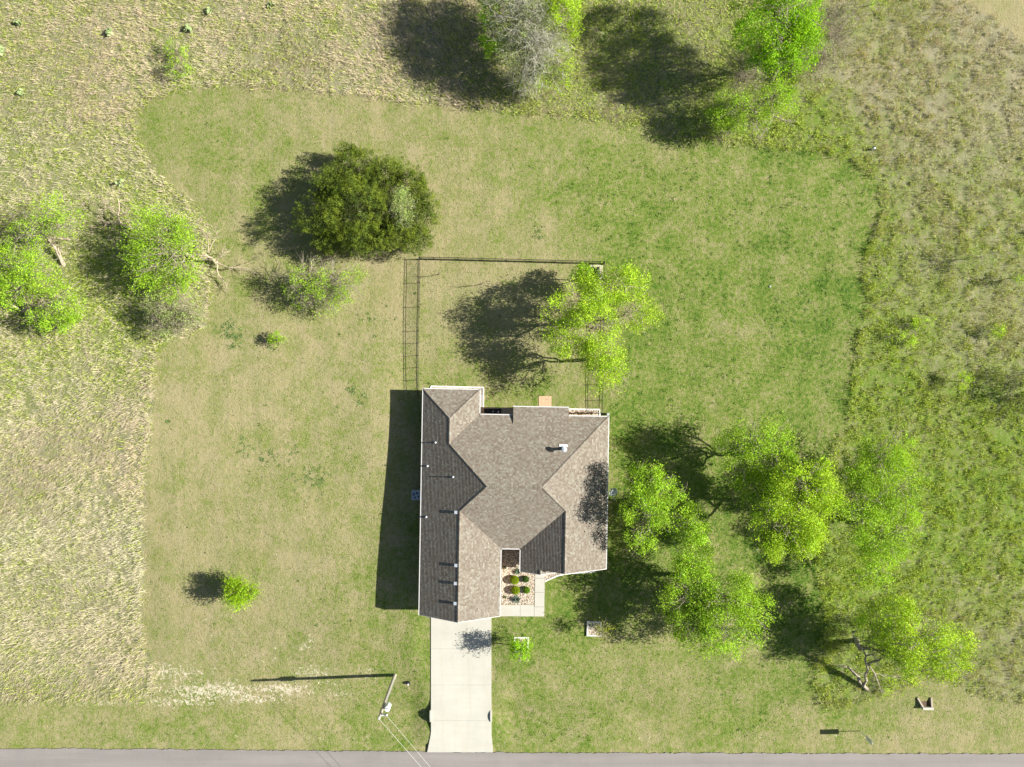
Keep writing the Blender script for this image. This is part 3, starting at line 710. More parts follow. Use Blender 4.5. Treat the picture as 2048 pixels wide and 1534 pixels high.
for k in range(4):
    a = k*math.pi/2+0.4; fb = MB(); c, s = math.cos(a), math.sin(a)
    q = [(0.08,-0.05,0.80),(0.29,-0.10,0.80),(0.29,0.08,0.83),(0.08,0.05,0.82)]
    fb.add([(c*x-s*y, s*x+c*y, z) for x, y, z in q]+[(c*x-s*y, s*x+c*y, z+0.006) for x, y, z in q], [(0,3,2,1),(4,5,6,7),(0,1,5,4),(1,2,6,5),(2,3,7,6),(3,0,4,7)])
    fb.build('fan_blade', M['ac_case'], ac)
for k in range(1, 4): MB().tube([(0.085*k*math.cos(t*math.pi/12), 0.085*k*math.sin(t*math.pi/12), 0.86) for t in range(25)], 0.006, 5, False).build('grille_ring', M['ac_case'], ac)
# satellite dish on an arm off the east eave
dp = P(1226, 984, absz=3.15); dish = empty('satellite_dish', dp); tag(dish, 'grey satellite dish on an arm off the east eave', 'satellite dish')
tilt = Matrix.Rotation(R(24), 4, 'X') @ Matrix.Rotation(R(10), 4, 'Y')
MB().lathe((0,0,0), [(0.0, -0.07), (0.15, -0.06), (0.30, -0.02), (0.40, 0.03), (0.41, 0.04), (0.39, 0.04), (0.29, -0.005), (0.15, -0.042), (0.0, -0.052)], 28, tilt).build('reflector', M['grey_paint'], dish, True)
MB().bar(tilt @ Vector((0,-0.35,0.0)), tilt @ Vector((0,-0.42,0.50)), 0.035).build('feed_arm', M['grey_paint'], dish)
MB().box((-0.05,-0.05,-0.05), (0.05,0.05,0.07), Matrix.Translation(tilt @ Vector((0,-0.42,0.52)))).build('feed_horn', M['grey_paint'], dish, bevel=0.01)
hx = P(1214.5, 990, absz=2.4)-dp
MB().tube([Vector((0,0,-0.08)), Vector((-0.05,-0.1,-0.4)), Vector((hx.x*0.55,hx.y,-0.62)), Vector((hx.x,hx.y,-0.72))], 0.025, 8).build('mast', M['galv'], dish)
# culvert headwalls at the driveway
for px, label in ((983.0, 'low arched headwall on the east edge of the driveway'), (861.6, 'low arched headwall on the west edge of the driveway')):
    a, b = P(px, 1417), P(px, 1441); mb = MB(); n = 12; vs = []
    for k in range(n+1):
        t = k/n; y = a.y+(b.y-a.y)*t; zt = dz(y)+0.17*math.sin(math.pi*t)**0.7+0.004
        for xx in (0.0, -0.16 if px > 900 else 0.16): vs += [(a.x+xx+(0.05 if px > 900 else -0.05), y, dz(y)-0.7), (a.x+xx+(0.05 if px > 900 else -0.05), y, zt)]
    fs = [(0,1,3,2), (4*n+2,4*n+3,4*n+1,4*n)]
    for k in range(n):
        o_ = k*4; fs += [(o_,o_+4,o_+5,o_+1), (o_+1,o_+5,o_+7,o_+3), (o_+3,o_+7,o_+6,o_+2), (o_+2,o_+6,o_+4,o_)]
    mb.add(vs, fs); o = mb.build('culvert_headwall', M['concrete']); tag(o, label, 'headwall')
# concrete drain with splayed wing walls
dr = empty('drain_outlet', P(1850, 1405)); tag(dr, 'concrete drain outlet with splayed wing walls on the grass verge', 'drain')
b0 = P(1850, 1405); loc = lambda a, b: Vector((P(a, b).x-b0.x, P(a, b).y-b0.y, 0))
A_, B_, C_, D_ = loc(1834.5,1395), loc(1843,1412), loc(1860,1412), loc(1862,1395)
MB().bar(A_+Vector((0,0,0.0)), B_+Vector((0,0,0.06)), 0.14, 0.42).build('wing_wall', M['concrete_old'], dr)
MB().bar(D_+Vector((0,0,0.0)), C_+Vector((0,0,0.06)), 0.14, 0.42).build('wing_wall', M['concrete_old'], dr)
MB().bar(loc(1841,1413.5)+Vector((0,0,0.05)), loc(1862,1413.5)+Vector((0,0,0.05)), 0.24, 0.56).build('headwall', M['concrete'], dr)
mb = MB(); mb.prism([(v.x, v.y) for v in (A_.lerp(B_, 0.02), B_, C_, D_.lerp(C_, 0.02))], -0.1, 0.03); mb.build('soil_floor', M['dark_brown'], dr)
# white framed tree planters
def planter(cx, cy, hs, label, ro):
    b = P(cx, cy); r = empty('tree_planter', b, ro); tag(r, label, 'planter', )
    z = 0.16
    for k in range(4):
        a = k*math.pi/2; R_ = Matrix.Rotation(a, 4, 'Z')
        MB().box((-hs, hs-0.13, -0.2), (hs-0.132, hs, z), R_).build('border', M['white_stone'], r, bevel=0.01)
    MB().box((-hs+0.14,-hs+0.14,-0.1), (hs-0.14,hs-0.14,0.08)).build('gravel', M['gravel'], r)
planter(1188, 1257, 0.69, 'white square tree planter of gravel holding a thin sapling', R(-2))
planter(1042.5, 1288, 0.69, 'white square tree planter half hidden under a small leafy tree', R(-1))

# ------------------------------------------------------------------ metal picket fence
FH = 1.00
pk_me = MB().box((-0.009,-0.009,0.08), (0.009,0.009,FH-0.03)).mesh('picket', M['black_metal'])
po_me = MB().box((-0.026,-0.026,-0.3), (0.026,0.026,FH+0.06)).mesh('post', M['black_metal'])
def fence(posts, label, n_p):
    w3 = [P(*p) for p in posts]
    r = empty('picket_fence', w3[0]); tag(r, label, 'fence', 'metal fence runs round the back yard'); b = w3[0]
    for p in w3:
        o = link(bpy.data.objects.new('post', po_me), r); o.location = p-b
    for p, q in zip(w3[:-1], w3[1:]):
        for zz in (0.14, FH-0.16, FH-0.02):
            MB().bar(p-b+Vector((0,0,zz)), q-b+Vector((0,0,zz)), 0.023).build('rail', M['black_metal'], r)
        L = (q-p).length; n = max(2, round(L/0.115))
        for k in range(1, n):
            o = link(bpy.data.objects.new('picket', pk_me), r); o.location = p.lerp(q, k/n)-b
fence([(840.5,518),(840,566),(839,614),(838,662),(837.5,686),(837.2,711),(837,735),(837,760),(838,790)], 'black metal picket fence run from the junipers to the wing wall', 20)
fence([(841.5,517.5),(868,518),(916.5,519),(965,520.3),(1014,521.5),(1062,522.7),(1110,524),(1159,525.4),(1206.5,526.6)], 'black metal picket fence run along the back of the yard', 20)
fence([(1207,528),(1206.5,576),(1206,624),(1205,672),(1204,700),(1203.5,722),(1203,768),(1203,800),(1202.5,826)], 'black metal picket fence run half under the lime green yard trees', 20)

# stone framed pad with grill and bench in the yard corner
pad = empty('stone_pad', (0, 0, 0)); tag(pad, 'pale stone border round the dark corner pad in the back yard', 'stone border')
o = sheet('ground_fill', [(1172,531),(1199,531),(1199,603),(1172,603)], M['dark_brown'], 0.03); o.parent = pad  # dark brown sheet filling the inside of the stone border
for k in range(19):
    a = 531+k*3.85
    for j, xx in enumerate((1198.8, 1202.2)):
        o = sheet('stone', [(xx,a+j*0.2),(xx+3.1,a+j*0.2),(xx+3.1,a+3.5),(xx,a+3.5)], M['pale_stone'], 0.14+0.03*random.random(), 0.1); o.parent = pad
for k in range(7):
    a = 1180.5+k*2.6 if k < 7 else 0
    for y0 in (530.2, 600.5):
        o = sheet('stone', [(a,y0),(a+2.4,y0),(a+2.4,y0+4.2),(a,y0+4.2)], M['pale_stone'], 0.14+0.03*random.random(), 0.1); o.parent = pad
gr = empty('covered_grill', P(1192, 549)); tag(gr, 'grill under a black cover in the fenced yard corner', 'grill')
mb = MB(); prof = [(0.30,0.0,0.58),(0.29,0.55,0.56),(0.27,0.85,0.52),(0.20,1.05,0.46),(0.07,1.12,0.40)]
vs = []; 
for hx_, z, hy_ in prof:
    for k in range(12):
        a = 2*math.pi*(k+0.5)/12; c, s = math.cos(a), math.sin(a)
        rr = 1.0+0.06*random.uniform(-1, 1)
        vs.append((hx_*rr*max(-0.86, min(0.86, c*1.15)), hy_*rr*max(-0.86, min(0.86, s*1.15)), z))
fs = [(i*12+k, i*12+(k+1) % 12, (i+1)*12+(k+1) % 12, (i+1)*12+k) for i in range(4) for k in range(12)] + [tuple(48+k for k in range(12))]
mb.add(vs, fs).build('cover', M['black_soft'], gr)
MB().box((-0.46,-0.62,0.72), (-0.27,0.62,0.76)).build('side_shelf', M['black_soft'], gr)
gb = empty('garden_bench', P(1194.5, 586)); tag(gb, 'weathered grey plank bench below the covered grill', 'bench')
for k in range(3): MB().box((-0.13+k*0.15,-0.85,0.44), (0.0+k*0.15,0.85,0.48)).build('plank', M['grey_wood'], gb)
for sy in (-0.7, 0.7): MB().box((-0.10,sy-0.05,0), (0.26,sy+0.05,0.44)).build('leg', M['grey_wood'], gb)

# ------------------------------------------------------------------ utility pole, wires, sign, boxes
pb = P(790, 1350); ptop = P(758, 1436, absz=float(pb.z)+8.7)
pole = empty('utility_pole', pb); tag(pole, 'leaning wooden utility pole with transformer beside the driveway', 'utility pole')
v = ptop-pb; vd = v.normalized()
MB().tube([vd*-0.5]+[v*t for t in (0, 0.25, 0.5, 0.75, 1.0)], [0.17, 0.165, 0.155, 0.145, 0.13, 0.115], 14).build('shaft', M['pole_wood'], pole)
tc = v*0.78 + Vector((0.42, 0.06, -0.35))
tr = MB().lathe(tc, [(0.20, 0), (0.235, 0.03), (0.235, 0.75), (0.20, 0.82), (0.05, 0.86)], 20).build('transformer', M['white_paint'], pole)
for a in (0.6, 2.4): MB().lathe(tc+Vector((0.12*math.cos(a), 0.12*math.sin(a), 0.80)), [(0.035, 0), (0.05, 0.05), (0.03, 0.10), (0.05, 0.14), (0.025, 0.2)], 10).build('bushing', M['grey_paint'], tr)
MB().bar(v*0.80+Vector((0,0,-0.2)), tc+Vector((-0.2,0,0.2)), 0.07).build('transformer_bracket', M['galv'], pole)
MB().bar(v*0.955, v*0.955+Vector((0.62, 0.12, 0.0)), 0.09).build('cross_arm', M['galv'], pole)
MB().bar(v*0.90, v*0.955+Vector((0.55, 0.11, -0.04)), 0.04).build('arm_brace', M['galv'], pole)
ins = [v*0.955+Vector((0.60, 0.12, 0.05)), v+Vector((0.02, 0.0, 0.0))]
for q in ins: MB().lathe(q, [(0.05, 0), (0.07, 0.04), (0.04, 0.07), (0.07, 0.11), (0.03, 0.18)], 12).build('insulator', M['white_paint'], pole)
MB().tube([v*0.12+Vector((0.17,0.05,0)), v*0.5+Vector((0.155,0.05,0)), v*0.74+Vector((0.15,0.05,0))], 0.018, 6).build('ground_wire', M['galv'], pole)
far = [P(858, 1534, absz=float(ptop.z)-0.3)-ins[0]-pb, P(845, 1534, absz=float(ptop.z)-0.3)-ins[1]-pb]
for k in range(2):
    s0 = pb+ins[k]+Vector((0,0,0.16)); d = far[k]; d.z = 0; d.normalize(); pts = []
    for i in range(21):
        t = i/20; pts.append(s0 + d*(46*t) + Vector((0, 0, -1.3*4*t*(1-t)*0.5)))
    o = MB().tube(pts, 0.011, 6).build('power_line', M['wire'])
    tag(o, ('overhead power line from the arm insulator crossing above the road', 'overhead power line from the pole top crossing above the road')[k], 'wire', 'power lines')
sp_ = P(1720, 1462); st = P(1745, 1486, absz=float(sp_.z)+2.45); v = st-sp_
sg = empty('road_sign', sp_); tag(sg, 'metal road sign on a post at the grass verge', 'sign')
MB().tube([Vector((0,0,-0.3)), v], 0.035, 8).build('post', M['galv'], sg)
nx = Vector((1, 0.06, 0)).normalized(); sy = Vector((-0.06, 1, 0)).normalized(); up = v.normalized()
def qd(a, b): return v*a + sy*b
mb = MB(); c0 = [v*0.52 - sy*0.235, v*0.52 + sy*0.235, v*1.0 + sy*0.235, v*1.0 - sy*0.235]
mb.add([p-nx*0.05 for p in c0]+[p-nx*0.043 for p in c0], [(0,3,2,1),(4,5,6,7),(0,1,5,4),(1,2,6,5),(2,3,7,6),(3,0,4,7)]); mb.build('sign_panel', M['galv'], sg)
mbx = empty('meter_box', P(817, 1365)); tag(mbx, 'small black and white utility box in the lawn near the pole', 'utility box')
MB().lathe((0,0,0), [(0.17, -0.1), (0.16, 0.22), (0.14, 0.25), (0.02, 0.27)], 14).build('housing', M['black_soft'], mbx)
MB().box((-0.05,-0.14,0.262), (0.07,-0.01,0.30)).build('lid', M['white_paint'], mbx, bevel=0.01)
for px, py, l in ((1745,299,'white plastic marker post standing in the tall grass'), (1540,573,'tiny pale survey marker set in the open lawn')):
    q = MB().lathe(P(px, py), [(0.10, -0.1), (0.10, 0.35 if px > 1600 else 0.06), (0.08, 0.45 if px > 1600 else 0.08), (0.02, 0.47 if px > 1600 else 0.085)], 10).build('marker_post' if px > 1600 else 'survey_marker', M['white_paint' if px > 1600 else 'grey_paint']); tag(q, l, 'marker')
q = MB().box((-0.12,-0.12,-0.2), (0.12,0.12,0.45), Matrix.Translation(P(1215, 828))).build('cable_box', M['grey_paint'], bevel=0.02); tag(q, 'small grey cable box at the rear corner of the house', 'utility box')

# ------------------------------------------------------------------ vegetation
def unit(v): return v/np.maximum(1e-9, np.linalg.norm(v, axis=-1, keepdims=True))
def leaves(name, cen, size, col, mat, parent, up=0.6, axis=None, asp=0.55):
    """one rhombic leaf per centre; size (n,), col (n,3)"""
    n = len(cen)
    nrm = unit(rng.normal(size=(n, 3)) + np.array([0.25, 0, up]))
    t = rng.normal(size=(n, 3)) if axis is None else axis + 0.35*rng.normal(size=(n, 3))
    t = unit(t - nrm*np.sum(t*nrm, 1, keepdims=True)); b = np.cross(nrm, t)
    s = size[:, None]
    q = np.stack([cen - t*s*0.5, cen + b*s*asp*0.5 - t*s*0.05, cen + t*s*0.5, cen - b*s*asp*0.5 - t*s*0.05], 1).reshape(-1, 3)
    return np_mesh(name, q, np.arange(n*4).reshape(n, 4), mat, parent, np.repeat(col, 4, 0))
class Wood:
    def __init__(s): s.v = []; s.f = []; s.n = 0
    def tube(s, pts, rad, k=5):
        pts = np.asarray(pts, float); m = len(pts); rad = np.asarray(rad, float)
        t = unit(np.gradient(pts, axis=0)); ref = np.array([0.31, 0.52, 0.8]) if abs(t[0][2]) < 0.9 else np.array([1.0, 0.2, 0.1])
        u = unit(np.cross(t, ref)); w = np.cross(t, u)
        a = np.arange(k)*2*np.pi/k
        ring = pts[:, None] + rad[:, None, None]*(u[:, None]*np.cos(a)[None, :, None] + w[:, None]*np.sin(a)[None, :, None])
        i = np.arange(m-1)[:, None]*k; j = np.arange(k)[None]; j2 = (j+1) % k
        f = np.stack([i+j, i+j2, i+k+j2, i+k+j], -1).reshape(-1, 4) + s.n
        s.v.append(ring.reshape(-1, 3)); s.f.append(f); s.n += m*k
    def build(s, name, mat, parent):
        if s.v: return np_mesh(name, np.concatenate(s.v), np.concatenate(s.f), mat, parent, None, True)
def wob(a, b, n, amp, lift=0.0):
    """wandering path from a to b"""
    t = np.linspace(0, 1, n)[:, None]; a = np.asarray(a, float); b = np.asarray(b, float)
    L = np.linalg.norm(b-a); p = a+(b-a)*t
    o = np.cumsum(rng.normal(size=(n, 3)), 0)*amp*L/np.sqrt(n); o -= o[0]; o -= t*o[-1]
    p = p + o; p[:, 2] += lift*L*np.sin(np.pi*t[:, 0]); return p
MPX = CAM_H/F_PX
LIME = (0.385, 0.56, 0.034); LIME2 = (0.315, 0.50, 0.032); VIVID = (0.28, 0.50, 0.016); PALE = (0.34, 0.43, 0.13); OLIVE = (0.29, 0.38, 0.08); DARK = (0.09, 0.22, 0.02)
BUDGET = 1.0
def tree(label, base, blobs, col=LIME, dens=1.0, leaf=0.15, sig=0.24, elong=1.0, twig=1.25, bark='bark_grey', trunk_r=0.16, fork=0.33, shell=0.55, name='tree', cat='tree', group=None, up=0.6, lump=0.3, n_leaf=34, lean=None, hs=0.90):
    """blobs: (px, py, height of centre, rx px, ry px [, rz m]) as they show in the photo"""
    b = P(*base); root = empty(name, b); tag(root, label, cat, group)
    bz = np.array(b)
    tr, br = Wood(), Wood()
    cs = []
    for q in blobs:
        q = (q[0], q[1], q[2]*hs) + tuple(q[3:])
        c = np.array(P(q[0], q[1], q[2])) - bz
        k = MPX*(1-q[2]/CAM_H)*1.22; rx, ry = q[3]*k, q[4]*k
        rz = q[5] if len(q) > 5 else min(q[2]*0.62, 0.62*(rx+ry)/2*1.15)
        cs.append((c, np.array([rx, ry, rz])))
    cen = np.mean([c for c, _ in cs], 0)
    hF = fork*cen[2]
    fk = np.array([cen[0]*0.30, cen[1]*0.30, hF]) if lean is None else np.array([lean[0], lean[1], hF])
    pt = wob((0, 0, -0.25), fk, 6, 0.10)
    tr.tube(pt, np.linspace(trunk_r*1.35, trunk_r*0.9, 6), 8)
    L, A, S, K = [], [], [], []
    for c, r in cs:
        r0 = trunk_r*0.75/len(cs)**0.25
        lp = wob(fk, c + np.array([0, 0, 0.15*r[2]]), 7, 0.16, 0.05)
        tr.tube(lp, np.linspace(r0, max(0.025, r0*0.35), 7), 6)
        vol = r.mean()
        # lumpy outline
        ld = unit(rng.normal(size=(9, 3))); la = rng.uniform(-lump, lump, 9)
        def edge(d):
            return 1.0 + ((np.exp(5*(d@ld.T - 1)))*la).sum(1)
        nb = int(max(6, 10.5*vol*twig))
        d = unit(rng.normal(size=(nb, 3)) + np.array([0, 0, 0.25])); tips = c + d*r*(edge(d)*rng.uniform(0.75, 1.02, nb))[:, None]
        for i in range(nb):
            st = lp[rng.integers(2, 7)]
            bp_ = wob(st, tips[i], 5, 0.16, 0.04); rb = r0*rng.uniform(0.26, 0.42)
            br.tube(bp_, np.linspace(rb, 0.012, 5), 3)
            for _ in range(int(rng.integers(2, 5)*max(0.5, twig))):
                s2 = bp_[rng.integers(2, 5)]; e2 = s2 + (unit(rng.normal(size=3)+0.9*d[i])*vol*rng.uniform(0.18, 0.42))
                br.tube(wob(s2, e2, 3, 0.15), [rb*0.38, rb*0.25, 0.007], 3)
        # leaf clumps, gathered in lobes
        area = (r[0]*r[1]+r[0]*r[2]+r[1]*r[2])/3
        lr0 = min(0.85, 0.36*r.mean()+0.06)
        nl = int(1.75*area/lr0**2*min(1.2, max(0.4, dens**0.7)))+4
        dl = unit(rng.normal(size=(nl, 3)) + np.array([0, 0, 0.22]))
        lr = lr0*rng.uniform(0.65, 1.25, nl)
        lc = c + dl*np.maximum(r*0.2, r-0.75*lr[:, None])*(edge(dl)*(shell+(1-shell)*rng.random(nl)**0.45))[:, None]
        per = np.maximum(2, rng.poisson(np.maximum(0.1, 1.75*dens**0.6*(lr/0.24)**2*(0.24/sig)**1.2)))
        li = np.repeat(np.arange(nl), per); nc = len(li)
        d = unit(rng.normal(size=(nc, 3)) + 0.55*dl[li] + np.array([0, 0, 0.35]))
        cc = lc[li] + d*lr[li][:, None]*rng.uniform(0.45, 1.2, (nc, 1))
        stray = rng.random(nc) < 0.22
        ds = unit(rng.normal(size=(nc, 3)) + np.array([0, 0, 0.2]))
        cc = np.where(stray[:, None], c + ds*r*(edge(ds)*rng.uniform(0.5, 1.12, nc))[:, None], cc)
        d = unit(d + 1.2*dl[li])
        tint = 0.55*rng.normal(size=(nc, 1)) + 0.8*rng.normal(size=(nl, 1))[li]
        for_n = rng.poisson(n_leaf*np.where(stray, 0.5, 1.0)*0.66, nc)
        ii = np.repeat(np.arange(nc), for_n); n = len(ii)
        g = rng.normal(size=(n, 3))*sig*0.80*rng.uniform(0.7, 1.35, nc)[ii][:, None]
        if elong > 1:                                  # sprays that run outward
            ax = unit(d + np.array([0, 0, 0.25]) + 0.25*rng.normal(size=(nc, 3)))[ii]
            al = rng.normal(size=(n, 1))*sig*elong
            g = (g - ax*np.sum(g*ax, 1, keepdims=True))/elong**0.5*0.8 + ax*al; A.append(ax)
        L.append(cc[ii]+g); S.append(leaf*0.86*rng.uniform(0.6, 1.35, n))
        base_c = np.array(col)*(1 + 0.17*tint[ii]) * rng.uniform(0.55, 1.3, (n, 1))
        base_c[:, 0] *= rng.uniform(0.85, 1.15, n)
        K.append(base_c)
    tr.build('trunk', M[bark], root); o_ = br.build('branch', M[bark], root); o_['kind'] = 'stuff'
    L = np.concatenate(L)
    L[:, 2] = np.maximum(L[:, 2], 0.05)
    leaves('crown', L, np.concatenate(S), np.clip(np.concatenate(K), 0.005, 0.8), M['leaf'], root, up, np.concatenate(A) if A else None)
    return root

tree('spreading lime green tree shading the fenced back yard', (1160,650), [(1128,625,5.4,42,38),(1135,672,5.2,40,42),(1178,600,6,46,46),(1195,650,6.6,42,50),(1250,575,6.3,40,36),(1272,620,6,40,42),(1215,560,5.6,36,22)], LIME, 1.0, 0.15, 0.26, trunk_r=0.2, twig=1.1)
tree('smaller lime green tree at the house end of the back fence', (1168,720), [(1215,735,5.6,44,48),(1195,700,5.2,36,30)], LIME, 0.9, 0.15, 0.25, trunk_r=0.15)
tree('dense bright green shrub tree beside the covered grill', (1168,557), [(1163,552,2.5,20,21),(1172,575,2.0,15,17)], VIVID, 1.6, 0.13, 0.17, trunk_r=0.08, cat='shrub tree')
tree('lime green tree with a hollow crown next to the satellite dish', (1285,1000), [(1300,962,6.2,45,34),(1290,1030,6.2,42,38),(1340,985,5.2,34,20),(1378,1055,5.2,36,46),(1280,1080,5,26,22)], LIME2, 1.05, 0.16, 0.24, trunk_r=0.19)
tree('thin crowned pale tree north of the dense round lime tree', (1482,908), [(1500,870,5.6,54,40),(1462,895,5.0,34,36),(1545,870,5.2,34,34),(1488,930,5.0,42,36),(1555,915,5.2,32,30),(1500,975,4.6,36,30)], LIME2, 0.85, 0.15, 0.26, trunk_r=0.17, twig=1.3)
tree('dense round bright lime tree in the east lawn', (1535,1002), [(1605,965,7,66,44),(1570,1050,7.6,68,58),(1640,1000,6.6,38,42),(1610,1075,6.8,40,40)], LIME, 1.35, 0.16, 0.23, trunk_r=0.21, lean=(-1.0,0.3))
tree('wide loose tree with grey twigs on the edge of the tall grass', (1720,1050), [(1765,905,5.4,58,44),(1705,985,5.2,40,46),(1800,1050,5.0,38,46),(1795,975,5.2,44,56),(1745,1000,5.8,56,48),(1760,1070,5.2,56,48),(1745,1135,4.2,44,34),(1725,930,4.8,36,40)], LIME2, 1.15, 0.15, 0.27, bark='bark_grey', trunk_r=0.18, twig=1.5)
tree('broad leafy tree shading the front lawn and gravel planter', (1368,1150), [(1385,1118,5.2,36,36),(1375,1180,6.2,46,46),(1450,1195,6.8,58,46),(1440,1255,6.8,78,48),(1505,1225,6.2,34,34),(1375,1240,6,38,32)], LIME2, 1.15, 0.16, 0.24, trunk_r=0.21, lean=(-1.2,0.2), hs=0.71)
tree('yellow green tree behind the bare fallen mesquite by the verge', (1715,1280), [(1790,1230,6,46,36),(1750,1250,4.8,40,38),(1835,1285,6.6,60,48),(1895,1295,6.2,46,42),(1850,1335,6,56,26),(1790,1290,5.4,30,28)], LIME, 0.85, 0.16, 0.25, trunk_r=0.2, lean=(-0.6,-0.2))
tree('spiky crowned bright green tree on the west lawn edge', (385,512), [(300,480,4.2,52,44),(340,455,4.4,52,42),(350,510,4.8,56,48),(310,530,4.0,46,40),(350,570,3.4,44,38)], LIME2, 0.72, 0.135, 0.22, elong=3.0, trunk_r=0.2, shell=0.3, twig=1.2)
tree('sparse twiggy tree south of the spiky bright green tree', (340,618), [(345,615,2.6,52,32),(330,645,2.0,40,26),(375,640,2.0,36,24)], PALE, 0.5, 0.14, 0.26, bark='bark_grey', trunk_r=0.1, twig=3.2)
tree('leaning split mesquite with dead limbs in the west field', (48,618), [(25,535,4.0,44,38),(75,540,4.0,46,34),(35,580,3.8,42,30),(125,605,3.2,42,34),(100,640,2.6,40,26)], LIME2, 0.8, 0.15, 0.25, bark='bark_grey', trunk_r=0.18, twig=1.3)
tree('thin pale tree with a snapped trunk in the west field', (128,534), [(95,428,4,54,36),(60,470,3.6,40,34),(125,450,3.6,34,26)], LIME2, 0.42, 0.14, 0.27, bark='bark_grey', trunk_r=0.13, twig=1.6, lean=(-0.5,2.4), fork=0.5)
tree('low sparse grey twigged tree south of the dark junipers', (625,582), [(615,560,2.4,50,36),(675,565,2.3,48,40),(640,600,2.0,46,26)], LIME2, 0.6, 0.13, 0.24, bark='bark_grey', trunk_r=0.11, twig=3.0)
tree('leafless grey bush touching the junipers', (655,525), [(650,515,1.3,26,18)], PALE, 0.15, 0.12, 0.2, bark='bark_grey', trunk_r=0.05, twig=4.0, cat='bush')
tree('tiny green bush alone on the west lawn', (552,682), [(560,680,0.9,17,14),(545,676,0.7,11,10)], LIME2, 0.55, 0.11, 0.14, bark='bark_grey', trunk_r=0.04, twig=2.0, cat='bush')
tree('small bright lime tree alone on the west front lawn', (468,1185), [(480,1186,2.3,31,33,1.25)], (0.30,0.47,0.015), 1.7, 0.13, 0.14, elong=2.4, trunk_r=0.07, shell=0.25, twig=1.5, lump=0.4)
tree('small leafy tree casting its shadow on the driveway', (1041,1290), [(1045,1301,2.6,21,22,1.15)], VIVID, 1.5, 0.12, 0.14, elong=1.8, trunk_r=0.06, shell=0.3)
tree('thin sapling with a few yellow leaves in the gravel planter', (1189,1255), [(1207,1262,2.5,16,15,0.9)], (0.36,0.40,0.05), 0.7, 0.10, 0.18, elong=1.8, trunk_r=0.035, twig=3, bark='bark_grey')
tree('double green bush in the dry north west grass', (352,122), [(352,100,1.1,22,20),(355,136,1.2,25,20)], LIME2, 0.65, 0.12, 0.17, bark='bark_grey', trunk_r=0.05, twig=2.4, cat='bush')
tree('large grey twigged tree not yet in leaf on the north edge', (1052,95), [(1045,40,6.2,66,58),(1065,90,5.4,60,48),(1040,-30,6,70,50),(1060,150,3.4,50,34)], (0.30,0.36,0.14), 0.62, 0.12, 0.24, bark='bark_pale', trunk_r=0.2, twig=4.2, up=0.3)
tree('green tree wrapped round the west side of the grey twigged tree', (985,80), [(985,25,5.4,22,34),(990,80,4.6,24,30),(975,-30,5.6,30,40)], VIVID, 0.85, 0.14, 0.2, trunk_r=0.13)
tree('lime tree on the east side of the grey twigged tree', (1105,75), [(1125,20,6.6,36,38),(1120,-40,6.6,46,40),(1140,60,5.6,22,20)], LIME, 0.95, 0.15, 0.22, trunk_r=0.14)
tree('small loose lime tree south of the grey twigged tree', (1100,132), [(1115,125,4,34,32),(1110,158,3.2,42,24),(1085,145,3.2,30,26)], LIME, 0.5, 0.13, 0.24, bark='bark_grey', trunk_r=0.1, twig=2.0)
tree('tall vivid green tree on the north edge', (1542,165), [(1560,25,8.2,70,50),(1545,80,8.0,58,42),(1590,95,7.4,46,44),(1545,-40,8,80,60),(1550,125,6.6,46,34),(1615,40,7.4,36,44)], VIVID, 0.95, 0.17, 0.24, trunk_r=0.2, lean=(0.1,1.0))
tree('sparse tree south of the tall vivid green tree', (1510,225), [(1465,205,3.6,38,30),(1540,200,4,46,28),(1500,240,3.2,46,30),(1555,185,3.6,30,22),(1450,235,2.8,36,26)], LIME2, 0.85, 0.14, 0.24, bark='bark_grey', trunk_r=0.13, twig=2.2)
tree('bare grey thicket on the east side of the tall vivid tree', (1650,110), [(1655,70,3.4,50,56),(1690,40,3,36,36),(1640,130,2.4,46,30)], PALE, 0.16, 0.13, 0.28, bark='bark_grey', trunk_r=0.08, twig=3.6, cat='thicket')
tree('bare dark thicket on the shaded side of the tall vivid tree', (1495,150), [(1480,125,2.8,46,34),(1490,165,2.4,40,22)], OLIVE, 0.12, 0.12, 0.28, bark='bark_grey', trunk_r=0.08, twig=3.4, cat='thicket')
tree('pale sapling bush in the eastern tall grass', (1948,515), [(1962,518,1.9,24,22)], PALE, 0.45, 0.12, 0.2, bark='bark_grey', trunk_r=0.05, twig=1.6, cat='bush')
tree('slender bush east of the pale sapling bush', (2025,556), [(2036,558,1.6,16,12)], LIME2, 0.6, 0.12, 0.18, bark='bark_grey', trunk_r=0.04, twig=1.6, cat='bush')
tree('low yellow green bush spreading in the eastern grass', (1846,650), [(1850,645,0.9,24,13),(1790,672,0.7,22,14),(1820,680,0.6,16,10)], LIME, 0.6, 0.12, 0.17, trunk_r=0.04, cat='bush')
tree('little lime bush near the east field path', (1992,662), [(1996,661,0.9,14,12)], LIME, 0.6, 0.12, 0.16, trunk_r=0.04, cat='bush')
tree('upright lime bush above the wide loose tree', (1922,762), [(1927,763,1.4,13,18)], LIME, 0.7, 0.12, 0.16, trunk_r=0.04, cat='bush')
tree('tree at the east limit of the tall grass field', (2098,772), [(2104,765,2.6,34,38),(2122,800,2.6,30,30)], LIME2, 0.6, 0.15, 0.25, trunk_r=0.07, fork=0.2)
tree('small bush at the north edge near the tall vivid tree', (1748,8), [(1752,2,2.2,20,16)], LIME, 0.6, 0.12, 0.2, trunk_r=0.05, cat='bush')
tree('small lime bush beside the fallen mesquite', (1783,1380), [(1786,1378,0.9,16,22)], LIME, 0.55, 0.12, 0.17, trunk_r=0.04, cat='bush')

